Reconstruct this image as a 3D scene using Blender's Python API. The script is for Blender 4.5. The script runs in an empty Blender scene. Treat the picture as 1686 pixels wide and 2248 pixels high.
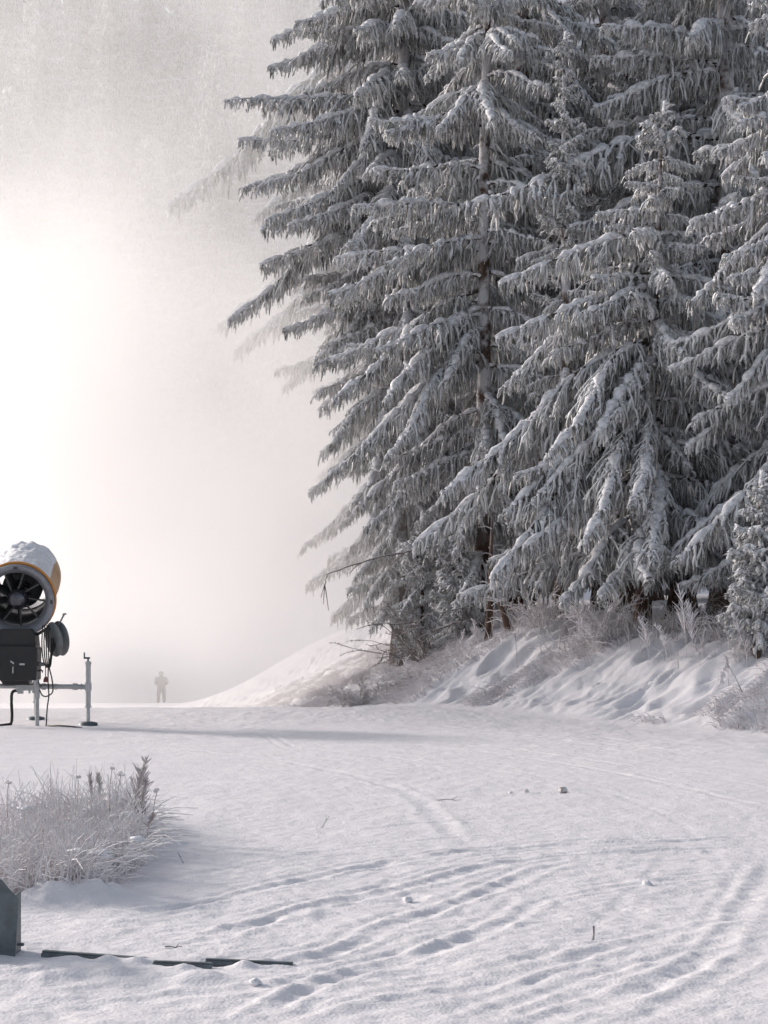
import bpy, math, random
import numpy as np
from mathutils import Vector, Matrix, Euler

# ------------------------------------------------------------------ camera, sky, sun, exposure
S = bpy.context.scene
COL = S.collection
CAM_Z, FPX, CX, HY = 1.6, 4125.0, 843.0, 1324.0      # eye height; focal length, centre and horizon of the 1686 px wide frame

cam_d = bpy.data.cameras.new('camera')
cam = bpy.data.objects.new('camera', cam_d)
COL.objects.link(cam)
cam.location = (0, 0, CAM_Z)
cam.rotation_euler = (math.radians(90), 0, 0)
cam_d.sensor_fit = 'HORIZONTAL'
cam_d.sensor_width = 36
cam_d.lens = 36 * FPX / 1686
cam_d.shift_y = 200 / 1686
cam_d.clip_start = 0.1
cam_d.clip_end = 2000
S.camera = cam

SUN_AZ, SUN_EL = math.radians(-58), math.radians(20)   # from +Y towards +X
world = bpy.data.worlds.new('World')
S.world = world
world.use_nodes = True
wn = world.node_tree
bg = wn.nodes['Background']
sky = wn.nodes.new('ShaderNodeTexSky')
sky.sky_type = 'NISHITA'
sky.sun_disc = False
sky.sun_elevation = SUN_EL
sky.sun_rotation = SUN_AZ
sky.dust_density = 3.0
sky.air_density = 1.0
hsv = wn.nodes.new('ShaderNodeHueSaturation')
hsv.inputs['Saturation'].default_value = 0.5
wn.links.new(sky.outputs[0], hsv.inputs['Color'])
wn.links.new(hsv.outputs[0], bg.inputs['Color'])
bg.inputs['Strength'].default_value = 0.15

sun_d = bpy.data.lights.new('sun', 'SUN')
sun_d.energy = 2.5
sun_d.angle = math.radians(7.0)
sun_d.color = (1.0, 0.91, 0.84)
sun = bpy.data.objects.new('sun', sun_d)
COL.objects.link(sun)
to_sun = Vector((math.sin(SUN_AZ) * math.cos(SUN_EL), math.cos(SUN_AZ) * math.cos(SUN_EL), math.sin(SUN_EL)))
sun.rotation_euler = (-to_sun).to_track_quat('-Z', 'Y').to_euler()
sun.location = to_sun * 60

S.view_settings.view_transform = 'Standard'
S.view_settings.look = 'None'
S.view_settings.exposure = 0.30
S.view_settings.gamma = 1
S.render.engine = 'CYCLES'
cy = S.cycles
cy.max_bounces = 9
cy.diffuse_bounces = 3
cy.glossy_bounces = 2
cy.transmission_bounces = 2
cy.volume_bounces = 8
cy.transparent_max_bounces = 8
cy.use_adaptive_sampling = True
cy.adaptive_threshold = 0.02
cy.use_denoising = True
cy.denoiser = 'OPENIMAGEDENOISE'
cy.volume_max_steps = 128
cy.sample_clamp_indirect = 6

R = np.random.default_rng(7)
random.seed(7)


def wx(px, Y):
    return (px - CX) / FPX * Y


def wz(py, Y):
    return CAM_Z + (HY - py) / FPX * Y


# ------------------------------------------------------------------ helpers
def hash2(ix, iy, seed):
    h = (ix.astype(np.int64) * 374761393 + iy.astype(np.int64) * 668265263 + seed * 1442695041) & 0xFFFFFFFF
    h = ((h ^ (h >> 13)) * 1274126177) & 0xFFFFFFFF
    h = (h ^ (h >> 16)) & 0xFFFFFF
    return h / float(0xFFFFFF)


def vnoise(x, y, seed=0):
    xi, yi = np.floor(x), np.floor(y)
    fx, fy = x - xi, y - yi
    fx = fx * fx * (3 - 2 * fx)
    fy = fy * fy * (3 - 2 * fy)
    a, b = hash2(xi, yi, seed), hash2(xi + 1, yi, seed)
    c, d = hash2(xi, yi + 1, seed), hash2(xi + 1, yi + 1, seed)
    return (a * (1 - fx) + b * fx) * (1 - fy) + (c * (1 - fx) + d * fx) * fy - 0.5


def fbm(x, y, seed=0, octaves=3):
    r, a = 0, 1
    for i in range(octaves):
        r = r + a * vnoise(x, y, seed + i * 17)
        x, y, a = x * 2.03 + 7.1, y * 2.03 - 3.7, a * 0.5
    return r


def sstep(x, a, b):
    t = np.clip((x - a) / (b - a), 0, 1)
    return t * t * (3 - 2 * t)


class MB:
    """collects vertices and faces (quads or triangles) with a material slot each"""
    def __init__(self):
        self.v, self.q, self.t, self.qm, self.tm, self.n = [], [], [], [], [], 0
        self.qs, self.ts = [], []

    def add(self, v, f, mat=0, smooth=True):
        v = np.asarray(v, dtype=np.float64).reshape(-1, 3)
        f = np.asarray(f, dtype=np.int64)
        if f.size:
            f = f + self.n
            if f.shape[1] == 4:
                self.q.append(f); self.qm.append(np.full(len(f), mat)); self.qs.append(np.full(len(f), smooth))
            else:
                self.t.append(f); self.tm.append(np.full(len(f), mat)); self.ts.append(np.full(len(f), smooth))
        self.v.append(v)
        self.n += len(v)

    def xform(self, M):
        M = np.array(M)
        self.v = [a @ M[:3, :3].T + M[:3, 3] for a in self.v]
        return self

    def mesh(self, name, mats):
        v = np.concatenate(self.v) if self.v else np.zeros((0, 3))
        q = np.concatenate(self.q) if self.q else np.zeros((0, 4), np.int64)
        t = np.concatenate(self.t) if self.t else np.zeros((0, 3), np.int64)
        me = bpy.data.meshes.new(name)
        nq, nt = len(q), len(t)
        me.vertices.add(len(v))
        me.vertices.foreach_set('co', v.astype(np.float32).ravel())
        me.loops.add(nq * 4 + nt * 3)
        me.loops.foreach_set('vertex_index', np.concatenate([q.ravel(), t.ravel()]).astype(np.int32))
        me.polygons.add(nq + nt)
        starts = np.concatenate([np.arange(nq) * 4, nq * 4 + np.arange(nt) * 3]).astype(np.int32)
        me.polygons.foreach_set('loop_start', starts)
        mi = np.concatenate([*(self.qm or [np.zeros(0)]), *(self.tm or [np.zeros(0)])]).astype(np.int32)
        me.polygons.foreach_set('material_index', mi)
        sm = np.concatenate([*(self.qs or [np.zeros(0, bool)]), *(self.ts or [np.zeros(0, bool)])]).astype(bool)
        me.polygons.foreach_set('use_smooth', sm)
        for m in (mats if isinstance(mats, (list, tuple)) else [mats]):
            me.materials.append(m)
        me.update(calc_edges=True)
        me.validate()
        return me

    def build(self, name, mats, parent=None):
        return link(name, self.mesh(name, mats), parent)

    # ---- shapes
    def tubes(self, P, rad, sides=4, mat=0, squash=1.0, caps=False, smooth=True):
        """P (N,K,3) paths, rad (N,K)"""
        P = np.asarray(P, float)
        if P.ndim == 2:
            P = P[None]
        N, K, _ = P.shape
        rad = np.broadcast_to(np.asarray(rad, float), (N, K))
        T = np.gradient(P, axis=1)
        T /= np.linalg.norm(T, axis=2, keepdims=True) + 1e-9
        ref = np.zeros_like(T)
        vert = np.abs(T[:, :1, 2]) > 0.8
        ref[..., 2] = 1
        alt = np.zeros_like(T); alt[..., 0] = 0.8; alt[..., 1] = 0.6
        ref = np.where(np.broadcast_to(vert[..., None], T.shape), alt, ref)
        U = np.cross(T, ref); U /= np.linalg.norm(U, axis=2, keepdims=True) + 1e-9
        W = np.cross(U, T)
        a = np.arange(sides) / sides * 2 * np.pi
        ca, sa = np.cos(a), np.sin(a)
        V = P[:, :, None] + rad[:, :, None, None] * (U[:, :, None] * ca[None, None, :, None] + squash * W[:, :, None] * sa[None, None, :, None])
        idx = np.arange(N * K * sides).reshape(N, K, sides)
        a0, a1 = idx[:, :-1], idx[:, 1:]
        F = np.stack([a0, np.roll(a0, -1, 2), np.roll(a1, -1, 2), a1], -1).reshape(-1, 4)
        n0 = self.n
        self.add(V, F, mat, smooth)
        if caps:
            for n in range(N):
                for k, rev in ((0, True), (K - 1, False)):
                    ring = list(idx[n, k])
                    c = P[n, k]
                    base = self.n
                    self.add(V[n, k], np.zeros((0, 3)), mat)
                    self.add(c[None], np.zeros((0, 3)), mat)
                    f = [[base + i, base + (i + 1) % sides, base + sides] for i in range(sides)]
                    if rev:
                        f = [x[::-1] for x in f]
                    f = np.array(f) - self.n
                    self.add(np.zeros((0, 3)), f, mat, False)
        return self

    def box(self, c, s, mat=0, rot=None):
        x, y, z = np.array(s) / 2
        v = np.array([[-x, -y, -z], [x, -y, -z], [x, y, -z], [-x, y, -z], [-x, -y, z], [x, -y, z], [x, y, z], [-x, y, z]])
        if rot is not None:
            v = v @ np.array(Euler(rot).to_matrix()).T
        self.add(v + np.array(c), [[0, 3, 2, 1], [4, 5, 6, 7], [0, 1, 5, 4], [1, 2, 6, 5], [2, 3, 7, 6], [3, 0, 4, 7]], mat, False)
        return self

    def lathe(self, prof, n=48, mat=0, closed=False):
        """prof list of (axial y, radius): turned about the Y axis"""
        prof = np.array(prof, float)
        a = np.arange(n) / n * 2 * np.pi
        V = np.stack([prof[:, None, 1] * np.cos(a), np.broadcast_to(prof[:, None, 0], (len(prof), n)), prof[:, None, 1] * np.sin(a)], -1)
        idx = np.arange(len(prof) * n).reshape(len(prof), n)
        a0 = idx if closed else idx[:-1]
        a1 = np.roll(idx, -1, 0) if closed else idx[1:]
        F = np.stack([a0, a1, np.roll(a1, -1, 1), np.roll(a0, -1, 1)], -1).reshape(-1, 4)
        self.add(V, F, mat, True)
        return self

    def prism(self, poly, y0, y1, mat=0):
        """poly in XZ pushed along Y"""
        n = len(poly)
        v = [(x, y0, z) for x, z in poly] + [(x, y1, z) for x, z in poly] + [(sum(p[0] for p in poly) / n, y0, sum(p[1] for p in poly) / n), (sum(p[0] for p in poly) / n, y1, sum(p[1] for p in poly) / n)]
        self.add(v, [[i, (i + 1) % n, n + (i + 1) % n, n + i] for i in range(n)], mat, False)
        self.add(np.zeros((0, 3)), np.array([[(i + 1) % n, i, 2 * n] for i in range(n)] + [[n + i, n + (i + 1) % n, 2 * n + 1] for i in range(n)]) - self.n, mat, False)
        return self


def link(name, me, parent=None):
    o = bpy.data.objects.new(name, me)
    COL.objects.link(o)
    if parent is not None:
        o.parent = parent
    return o


def tag(o, label=None, cat=None, group=None, kind=None):
    if label: o['label'] = label
    if cat: o['category'] = cat
    if group: o['group'] = group
    if kind: o['kind'] = kind
    return o


def empty(name, loc, rz=0):
    o = bpy.data.objects.new(name, None)
    COL.objects.link(o)
    o.empty_display_size = 0.2
    o.location = loc
    o.rotation_euler = (0, 0, rz)
    return o


def bevel(o, w=0.008, seg=2):
    m = o.modifiers.new('bevel', 'BEVEL')
    m.width, m.segments, m.limit_method = w, seg, 'ANGLE'
    return o


# ------------------------------------------------------------------ materials
def new_mat(name):
    m = bpy.data.materials.new(name)
    m.use_nodes = True
    nt = m.node_tree
    b = nt.nodes['Principled BSDF']
    return m, nt, b


def noise_node(nt, scale, detail=2, coord='Object', stretch=None, rough=0.5):
    tc = nt.nodes.new('ShaderNodeTexCoord')
    n = nt.nodes.new('ShaderNodeTexNoise')
    n.inputs['Scale'].default_value = scale
    n.inputs['Detail'].default_value = detail
    n.inputs['Roughness'].default_value = rough
    if stretch:
        mp = nt.nodes.new('ShaderNodeMapping')
        mp.inputs['Scale'].default_value = stretch
        nt.links.new(tc.outputs[coord], mp.inputs[0])
        nt.links.new(mp.outputs[0], n.inputs['Vector'])
    else:
        nt.links.new(tc.outputs[coord], n.inputs['Vector'])
    return n.outputs['Fac']


def ramp(nt, fac, stops):
    r = nt.nodes.new('ShaderNodeValToRGB')
    e = r.color_ramp.elements
    while len(e) < len(stops):
        e.new(0.5)
    for el, (p, c) in zip(e, stops):
        el.position = p
        el.color = (*c, 1) if len(c) == 3 else c
    nt.links.new(fac, r.inputs[0])
    return r.outputs[0]


def math_node(nt, op, a, b=None, clamp=False):
    n = nt.nodes.new('ShaderNodeMath')
    n.operation = op
    n.use_clamp = clamp
    for i, v in enumerate((a, b)):
        if v is None:
            continue
        if isinstance(v, (int, float)):
            n.inputs[i].default_value = v
        else:
            nt.links.new(v, n.inputs[i])
    return n.outputs[0]


def maprange(nt, v, a, b, c, d, smooth=False):
    n = nt.nodes.new('ShaderNodeMapRange')
    n.interpolation_type = 'SMOOTHSTEP' if smooth else 'LINEAR'
    n.clamp = True
    for i, x in enumerate((a, b, c, d)):
        n.inputs[i + 1].default_value = x
    nt.links.new(v, n.inputs[0])
    return n.outputs[0]


def mixc(nt, fac, a, b):
    n = nt.nodes.new('ShaderNodeMix')
    n.data_type = 'RGBA'
    for sock, v in ((n.inputs[0], fac), (n.inputs[6], a), (n.inputs[7], b)):
        if isinstance(v, (int, float)):
            sock.default_value = v
        elif isinstance(v, tuple):
            sock.default_value = (*v, 1)
        else:
            nt.links.new(v, sock)
    return n.outputs[2]


def bump(nt, b, h, strength=0.5, dist=0.02):
    n = nt.nodes.new('ShaderNodeBump')
    n.inputs['Strength'].default_value = strength
    n.inputs['Distance'].default_value = dist
    nt.links.new(h, n.inputs['Height'])
    nt.links.new(n.outputs[0], b.inputs['Normal'])


def up_facing(nt, lo, hi):
    g = nt.nodes.new('ShaderNodeNewGeometry')
    s = nt.nodes.new('ShaderNodeSeparateXYZ')
    nt.links.new(g.outputs['Normal'], s.inputs[0])
    return maprange(nt, s.outputs[2], lo, hi, 0, 1)


def snow_mat(name, col=(0.80, 0.80, 0.82), fine=70.0, st=0.35, dist=0.012, dirt=0.0):
    m, nt, b = new_mat(name)
    big = noise_node(nt, 3.0, 3)
    c = ramp(nt, big, [(0.3, tuple(x * 0.94 for x in col)), (0.7, col)])
    if dirt:
        sp = noise_node(nt, 16.0, 4, rough=0.7)
        f = maprange(nt, sp, 0.62, 0.74, 0, dirt)
        c = mixc(nt, f, c, (0.42, 0.37, 0.33))
    nt.links.new(c, b.inputs['Base Color'])
    b.inputs['Roughness'].default_value = 0.65
    b.inputs['Specular IOR Level'].default_value = 0.25
    h = math_node(nt, 'ADD', noise_node(nt, fine, 3, rough=0.65), math_node(nt, 'MULTIPLY', noise_node(nt, fine * 0.25, 2), 2.0))
    bump(nt, b, h, st, dist)
    return m


M = {}
M['snow'] = snow_mat('snow', (0.775, 0.75, 0.78), 60.0, 0.38, 0.012, dirt=0.18)
M['cap_snow'] = snow_mat('cap_snow', (0.80, 0.80, 0.83), 40, 0.5, 0.02)

m, nt, b = new_mat('frosted_needles')
n1 = noise_node(nt, 9.0, 3, stretch=(1, 1, 0.35), rough=0.6)
n2 = noise_node(nt, 2.2, 2)
f = math_node(nt, 'ADD', math_node(nt, 'MULTIPLY', n1, 0.75), math_node(nt, 'MULTIPLY', n2, 0.4))
c = ramp(nt, f, [(0.36, (0.03, 0.033, 0.028)), (0.475, (0.25, 0.252, 0.245)), (0.65, (0.68, 0.675, 0.675))])
c = mixc(nt, math_node(nt, 'MULTIPLY', up_facing(nt, 0.0, 0.6), 0.9), c, (0.78, 0.78, 0.80))
nt.links.new(c, b.inputs['Base Color'])
b.inputs['Roughness'].default_value = 0.8
b.inputs['Specular IOR Level'].default_value = 0.1
M['frost'] = m

m, nt, b = new_mat('branch_snow')
c = ramp(nt, noise_node(nt, 14.0, 3), [(0.35, (0.50, 0.50, 0.52)), (0.6, (0.80, 0.80, 0.83))])
nt.links.new(c, b.inputs['Base Color'])
b.inputs['Roughness'].default_value = 0.75
b.inputs['Specular IOR Level'].default_value = 0.15
bump(nt, b, noise_node(nt, 45.0, 3), 0.6, 0.02)
M['bough_snow'] = m

m, nt, b = new_mat('branch_wood')
c = ramp(nt, noise_node(nt, 20.0, 2), [(0.4, (0.035, 0.027, 0.022)), (0.62, (0.10, 0.085, 0.075))])
nt.links.new(c, b.inputs['Base Color'])
b.inputs['Roughness'].default_value = 0.9
M['wood'] = m

m, nt, b = new_mat('spruce_bark')
n1 = noise_node(nt, 10.0, 4, stretch=(1.6, 1.6, 0.5), rough=0.65)
c = ramp(nt, n1, [(0.35, (0.025, 0.016, 0.012)), (0.52, (0.085, 0.05, 0.034)), (0.68, (0.15, 0.10, 0.075))])
fr = maprange(nt, noise_node(nt, 2.6, 4, rough=0.65), 0.40, 0.55, 0, 0.85)
tcz = nt.nodes.new('ShaderNodeTexCoord'); sz = nt.nodes.new('ShaderNodeSeparateXYZ')
nt.links.new(tcz.outputs['Object'], sz.inputs[0])
fr = math_node(nt, 'MULTIPLY', fr, maprange(nt, sz.outputs[2], 1.5, 3.5, 0, 1))
c = mixc(nt, fr, c, (0.62, 0.62, 0.64))
nt.links.new(c, b.inputs['Base Color'])
b.inputs['Roughness'].default_value = 0.9
bump(nt, b, n1, 0.9, 0.03)
M['bark'] = m


def frost_grass(name, lo, hi, top):
    m, nt, b = new_mat(name)
    c = ramp(nt, noise_node(nt, 6.0, 3, rough=0.7), [(0.36, lo), (0.55, hi), (0.7, top)])
    c = mixc(nt, math_node(nt, 'MULTIPLY', up_facing(nt, 0.1, 0.7), 0.7), c, (0.76, 0.75, 0.77))
    nt.links.new(c, b.inputs['Base Color'])
    b.inputs['Roughness'].default_value = 0.85
    b.inputs['Specular IOR Level'].default_value = 0.1
    return m


M['grass'] = frost_grass('frosted_grass', (0.56, 0.51, 0.52), (0.80, 0.77, 0.79), (0.88, 0.86, 0.89))
M['stalk'] = frost_grass('dry_stalk', (0.30, 0.26, 0.25), (0.58, 0.54, 0.54), (0.78, 0.76, 0.77))
M['twig'] = frost_grass('bare_twig', (0.07, 0.055, 0.045), (0.20, 0.17, 0.155), (0.45, 0.43, 0.43))


def metal(name, col, rough, metallic=1.0, var=0.25, scale=9.0):
    m, nt, b = new_mat(name)
    n = noise_node(nt, scale, 4, rough=0.65)
    c = ramp(nt, n, [(0.3, tuple(x * (1 - var) for x in col)), (0.7, tuple(min(1, x * (1 + var)) for x in col))])
    nt.links.new(c, b.inputs['Base Color'])
    b.inputs['Metallic'].default_value = metallic
    nt.links.new(maprange(nt, n, 0.3, 0.7, max(0.05, rough - 0.12), rough + 0.12), b.inputs['Roughness'])
    return m


M['galv'] = metal('galvanised_steel', (0.42, 0.43, 0.44), 0.5, 0.75)
M['galv_dark'] = metal('weathered_steel', (0.13, 0.15, 0.165), 0.55, 0.6, 0.35, 14)
M['duct'] = metal('painted_duct', (0.22, 0.225, 0.25), 0.42, 0.3, 0.2)
M['black'] = metal('black_housing', (0.012, 0.012, 0.014), 0.45, 0.0, 0.3)
M['vane'] = metal('dark_vane', (0.045, 0.045, 0.047), 0.5, 0.1, 0.3)
M['hub'] = metal('hub_steel', (0.10, 0.10, 0.115), 0.25, 0.8, 0.15)
M['orange'] = metal('orange_paint', (0.58, 0.24, 0.05), 0.4, 0.0, 0.15)
M['shell'] = metal('yellow_shell', (0.50, 0.33, 0.20), 0.45, 0.0, 0.15)
M['rubber'] = metal('rubber', (0.018, 0.016, 0.015), 0.6, 0.0, 0.3)
M['redplug'] = metal('red_plug', (0.13, 0.035, 0.03), 0.5, 0.0, 0.2)
M['plastic'] = metal('grey_plastic', (0.15, 0.16, 0.165), 0.5, 0.0, 0.25)
M['latch'] = metal('bare_latch', (0.5, 0.5, 0.5), 0.4, 0.9, 0.1)
M['coat'] = metal('dark_coat', (0.035, 0.03, 0.032), 0.8, 0.0, 0.2)
M['skin'] = metal('skin', (0.45, 0.28, 0.21), 0.55, 0.0, 0.1)

# ------------------------------------------------------------------ the lie of the land
BY = np.array([-30, 0, 15, 22.7, 27, 30.5, 36, 45, 60, 100, 140, 400])
BX = np.array([32, 19.5, 9.6, 4.64, 1.65, -0.9, -3.1, -5.0, -7.2, -11, -14, -30])
TRACKS = [
    ([(180, 2010), (420, 1980), (600, 1935), (764, 1899), (953, 1873), (1202, 1853), (1450, 1846), (1720, 1836)], 0.072, 0.045),
    ([(380, 2075), (600, 2010), (731, 1971), (895, 1938), (1071, 1893), (1255, 1873), (1500, 1862), (1720, 1858)], 0.072, 0.045),
    ([(420, 2150), (600, 2109), (764, 2083), (862, 2024), (993, 1978), (1124, 1925), (1209, 1896), (1330, 1880)], 0.065, 0.050),
    ([(480, 2270), (600, 2213), (764, 2135), (960, 2082), (1071, 2037), (1143, 2004), (1202, 1945)], 0.072, 0.050),
    ([(600, 2290), (700, 2240), (993, 2181), (1156, 2128), (1400, 2060), (1700, 1990)], 0.072, 0.030),
    ([(980, 2300), (1200, 2240), (1451, 2155), (1582, 2070), (1647, 1958), (1700, 1880)], 0.086, 0.030),
    ([(0, 2250), (300, 2190), (560, 2170), (800, 2150), (1050, 2105)], 0.072, 0.025),
    ([(820, 1672), (993, 1690), (1170, 1716), (1353, 1775), (1438, 1821)], 0.100, -0.015),
    ([(862, 1585), (1058, 1611), (1255, 1647), (1450, 1680), (1686, 1730)], 0.100, -0.015),
    ([(760, 1575), (1000, 1592), (1255, 1622), (1686, 1665)], 0.101, 0.030),
    ([(565, 1604), (585, 1618), (625, 1648)], 0.036, 0.030),
    ([(590, 1604), (612, 1620), (650, 1646)], 0.036, 0.030),
    ([(900, 2300), (1150, 2190), (1380, 2110), (1720, 2030)], 0.058, 0.030),
    ([(1250, 2300), (1450, 2215), (1600, 2120), (1720, 2060)], 0.072, 0.030),
    ([(700, 1830), (980, 1800), (1300, 1795), (1720, 1800)], 0.065, 0.022),
    ([(1010, 1760), (1250, 1745), (1500, 1750), (1720, 1770)], 0.065, 0.022),
    ([(1100, 1990), (1300, 1945), (1500, 1920), (1720, 1905)], 0.065, 0.025),
    ([(860, 1660), (1100, 1690), (1400, 1760), (1560, 1850), (1620, 1960)], 0.058, 0.010),
    ([(700, 1620), (1000, 1640), (1300, 1690), (1720, 1790)], 0.072, 0.022),
    ([(450, 1600), (700, 1600), (1000, 1622), (1400, 1690)], 0.072, 0.020),
    ([(120, 1640), (500, 1655), (900, 1730), (1010, 1850)], 0.086, 0.020),
]
MOUNDS = [
          (wx(255, 8.2), 8.12, 0.14, 0.03), (wx(160, 8.4), 8.2, 0.16, 0.025), (wx(430, 8.1), 8.02, 0.12, 0.03), (wx(60, 8.0), 8.0, 0.25, 0.03),
          (wx(150, 8.4), 8.44, 0.07, 0.022), (wx(235, 8.36), 8.40, 0.06, 0.028), (wx(300, 8.36), 8.37, 0.05, 0.024), (wx(405, 8.2), 8.24, 0.05, 0.022), (wx(540, 8.25), 8.29, 0.05, 0.026),
          (wx(95, 10.2), 10.2, 0.14, 0.09), (wx(215, 10.4), 10.3, 0.18, 0.10), (wx(345, 12.6), 12.7, 0.15, 0.07), (wx(310, 12.2), 12.2, 0.2, 0.06)]


def px_ground(px, py):
    D = CAM_Z * FPX / (py - HY)
    return wx(px, D), D


def base_height(x, y):
    x, y = np.asarray(x, float), np.asarray(y, float)
    z = -0.0525 * np.maximum(y - 28.5, 0) - 0.55 * sstep(y, 29, 42) * (1 - sstep(y, 62, 84))
    z = z + np.clip(y - 136, 0, 100) * 0.85
    z = z + 0.10 * np.maximum(-x - 17 - 0.05 * y, 0)
    z = z + 0.03 * np.sin(y * 0.45 + x * 0.2) * sstep(y, 6, 12) + 0.04 * np.exp(-((y - 27.6) / 1.2) ** 2)
    d = (x - np.interp(y, BY, BX)) * 0.83
    hb = np.interp(y, [0, 22, 29, 36, 45, 60, 120], [0.9, 1.05, 1.15, 1.75, 2.7, 3.7, 4.6])
    w = np.interp(y, [0, 22, 30, 36, 45, 60], [2.8, 2.8, 3.2, 5.0, 7.0, 9.0])
    z = z + hb * sstep(d, -0.15, w) + 0.07 * np.maximum(d - w, 0)
    return z, d, w


def height(x, y):
    x, y = np.asarray(x, float), np.asarray(y, float)
    z, d, w = base_height(x, y)
    bank = sstep(d, 0.1, 0.7) * (1 - 0.55 * sstep(d, w * 0.9, w * 1.5)) * (1 - sstep(y, 70, 90))
    u = x * -0.567 + y * 0.824                     # along the foot of the bank
    v = x * 0.824 + y * 0.567                      # up the bank
    warp = vnoise(u * 0.9, v * 0.9, 5) * 1.6 + 0.6 * vnoise(u * 2.6, v * 2.2, 6)
    tus = 1 - np.abs(vnoise(u * 2.1 + warp, v * 0.75 + warp * 0.4, 11)) * 4
    tus2 = 1 - np.abs(vnoise(u * 5.0 + warp * 2, v * 1.6, 23)) * 4
    z = z + bank * (0.022 * np.clip(tus, -0.6, 1) + 0.035 * np.clip(tus2, -0.6, 1) * (0.4 + 1.6 * sstep(vnoise(u * 0.9, v * 0.9, 27), -0.2, 0.3)) + 0.10 * fbm(u * 6.5 + warp * 1.5, v * 1.9, 29, 5) + 0.20 * fbm(u * 0.8, v * 0.5, 31, 2))
    pis = 1 - sstep(d, -0.2, 0.5)
    near = 1 - sstep(y, 34, 50)
    rough = 0.011 * fbm(x * 2.2, y * 1.4, 41, 3) + 0.007 * fbm(x * 7, y * 6, 51, 3) + 0.0055 * fbm(x * 22, y * 20, 53, 2)
    z = z + pis * near * rough * (0.6 + 0.9 * sstep(vnoise(x * 0.35, y * 0.22, 61) + 0.15 + 0.05 * (x + 1), -0.1, 0.4))
    z = z + pis * near * 0.012 * np.clip(vnoise(x * 1.1, y * 3.2, 71) - 0.12, 0, 1) * 2
    for mx, my, r, h in MOUNDS:
        rr = ((x - mx) ** 2 + (y - my) ** 2) / (r * r)
        z = z + h * np.exp(-rr) * (1 + 0.8 * vnoise(x * 16, y * 16, 81))
    return z


def carve(x, y, z):
    todo = []
    for pts, w, dep in TRACKS:
        P = np.array([px_ground(*p) for p in pts])
        todo.append((P, w * 0.8, dep))
        if dep > 0.021:
            T_ = np.gradient(P, axis=0); T_ /= np.linalg.norm(T_, axis=1, keepdims=True)
            Nn = np.stack([-T_[:, 1], T_[:, 0]], -1)
            for off, k in ((0.15, 0.5), (0.66, 0.4)):
                todo.append((P + Nn * off, w * 0.55, dep * k))
    for P, w, dep in todo:
        # smooth the polyline
        for _ in range(2):
            Q = np.empty((len(P) * 2, 2)); nxt = np.vstack([P[1:], P[-1:]])
            Q[0::2] = 0.75 * P + 0.25 * nxt; Q[1::2] = 0.25 * P + 0.75 * nxt
            P = np.vstack([P[:1], Q[:-2], P[-1:]])
        lo, hi = P.min(0) - 0.5, P.max(0) + 0.5
        sel = np.where((x > lo[0]) & (x < hi[0]) & (y > lo[1]) & (y < hi[1]))[0]
        if not len(sel):
            continue
        xs, ys = x[sel], y[sel]
        best = np.full(len(sel), 9.0); along = np.zeros(len(sel)); acc = 0
        for a, bb in zip(P[:-1], P[1:]):
            e = bb - a; L = np.hypot(*e)
            if L < 1e-6:
                continue
            t = np.clip(((xs - a[0]) * e[0] + (ys - a[1]) * e[1]) / L ** 2, 0, 1)
            dd = np.hypot(xs - a[0] - t * e[0], ys - a[1] - t * e[1])
            k = dd < best
            best[k] = dd[k]; along[k] = acc + t[k] * L
            acc += L
        wob = 1 + 0.7 * vnoise(xs * 3, ys * 3, 91)
        ends = sstep(along, 0, 0.8) * sstep(acc - along, 0, 0.8)
        g = best / (w * wob)
        rut = -0.19 * dep * np.exp(-g ** 2 * 1.6) * (1 + 0.22 * np.sin(along * 48 + 5 * best / w) + 1.3 * fbm(xs * 8, ys * 8, 95, 3))
        berm = 0.15 * abs(dep) * np.exp(-((g - 1.5) / 0.45) ** 2) * (1 + 1.4 * vnoise(xs * 9, ys * 9, 96))
        z[sel] += ends * (rut + (berm if dep > 0 else 0)) * (0.55 + 0.9 * (vnoise(along * 1.3, along * 0 + w * 100, 97) + 0.5))
    return z


def ground_z(x, y):
    return float(height(np.array([x]), np.array([y]))[0])


def seq(*segs):
    out = []
    for a, bnd, st in segs:
        out.append(np.arange(a, bnd, st))
    return np.concatenate(out)


gx = seq((-300, -60, 20), (-60, -16, 2.0), (-16, -8, 0.4), (-8, -3.4, 0.07), (-3.4, 3.4, 0.028), (3.4, 9, 0.05), (9, 20, 0.4), (20, 60, 2.5), (60, 320, 20))
gy = seq((-40, 0, 4), (0, 6, 0.5), (6, 13, 0.02), (13, 22, 0.035), (22, 34, 0.05), (34, 60, 0.16), (60, 130, 1.0), (130, 420, 12))
GX, GY = np.meshgrid(gx, gy)
xf, yf = GX.ravel(), GY.ravel()
zf = carve(xf, yf, height(xf, yf))
idx = np.arange(len(xf)).reshape(GX.shape)
mb = MB()
mb.add(np.stack([xf, yf, zf], -1), np.stack([idx[:-1, :-1], idx[:-1, 1:], idx[1:, 1:], idx[1:, :-1]], -1).reshape(-1, 4))
tag(mb.build('ground', M['snow']), 'snow covered ski slope with tracks and a tussocky bank', kind='structure')

# ------------------------------------------------------------------ spruce boughs: shared meshes
CLS = {'up': (38, 18, 26), 'flat': (10, -9, -4), 'droop': (2, -27, -20), 'steep': (-14, -46, -40)}
BOUGHS = {}


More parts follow.
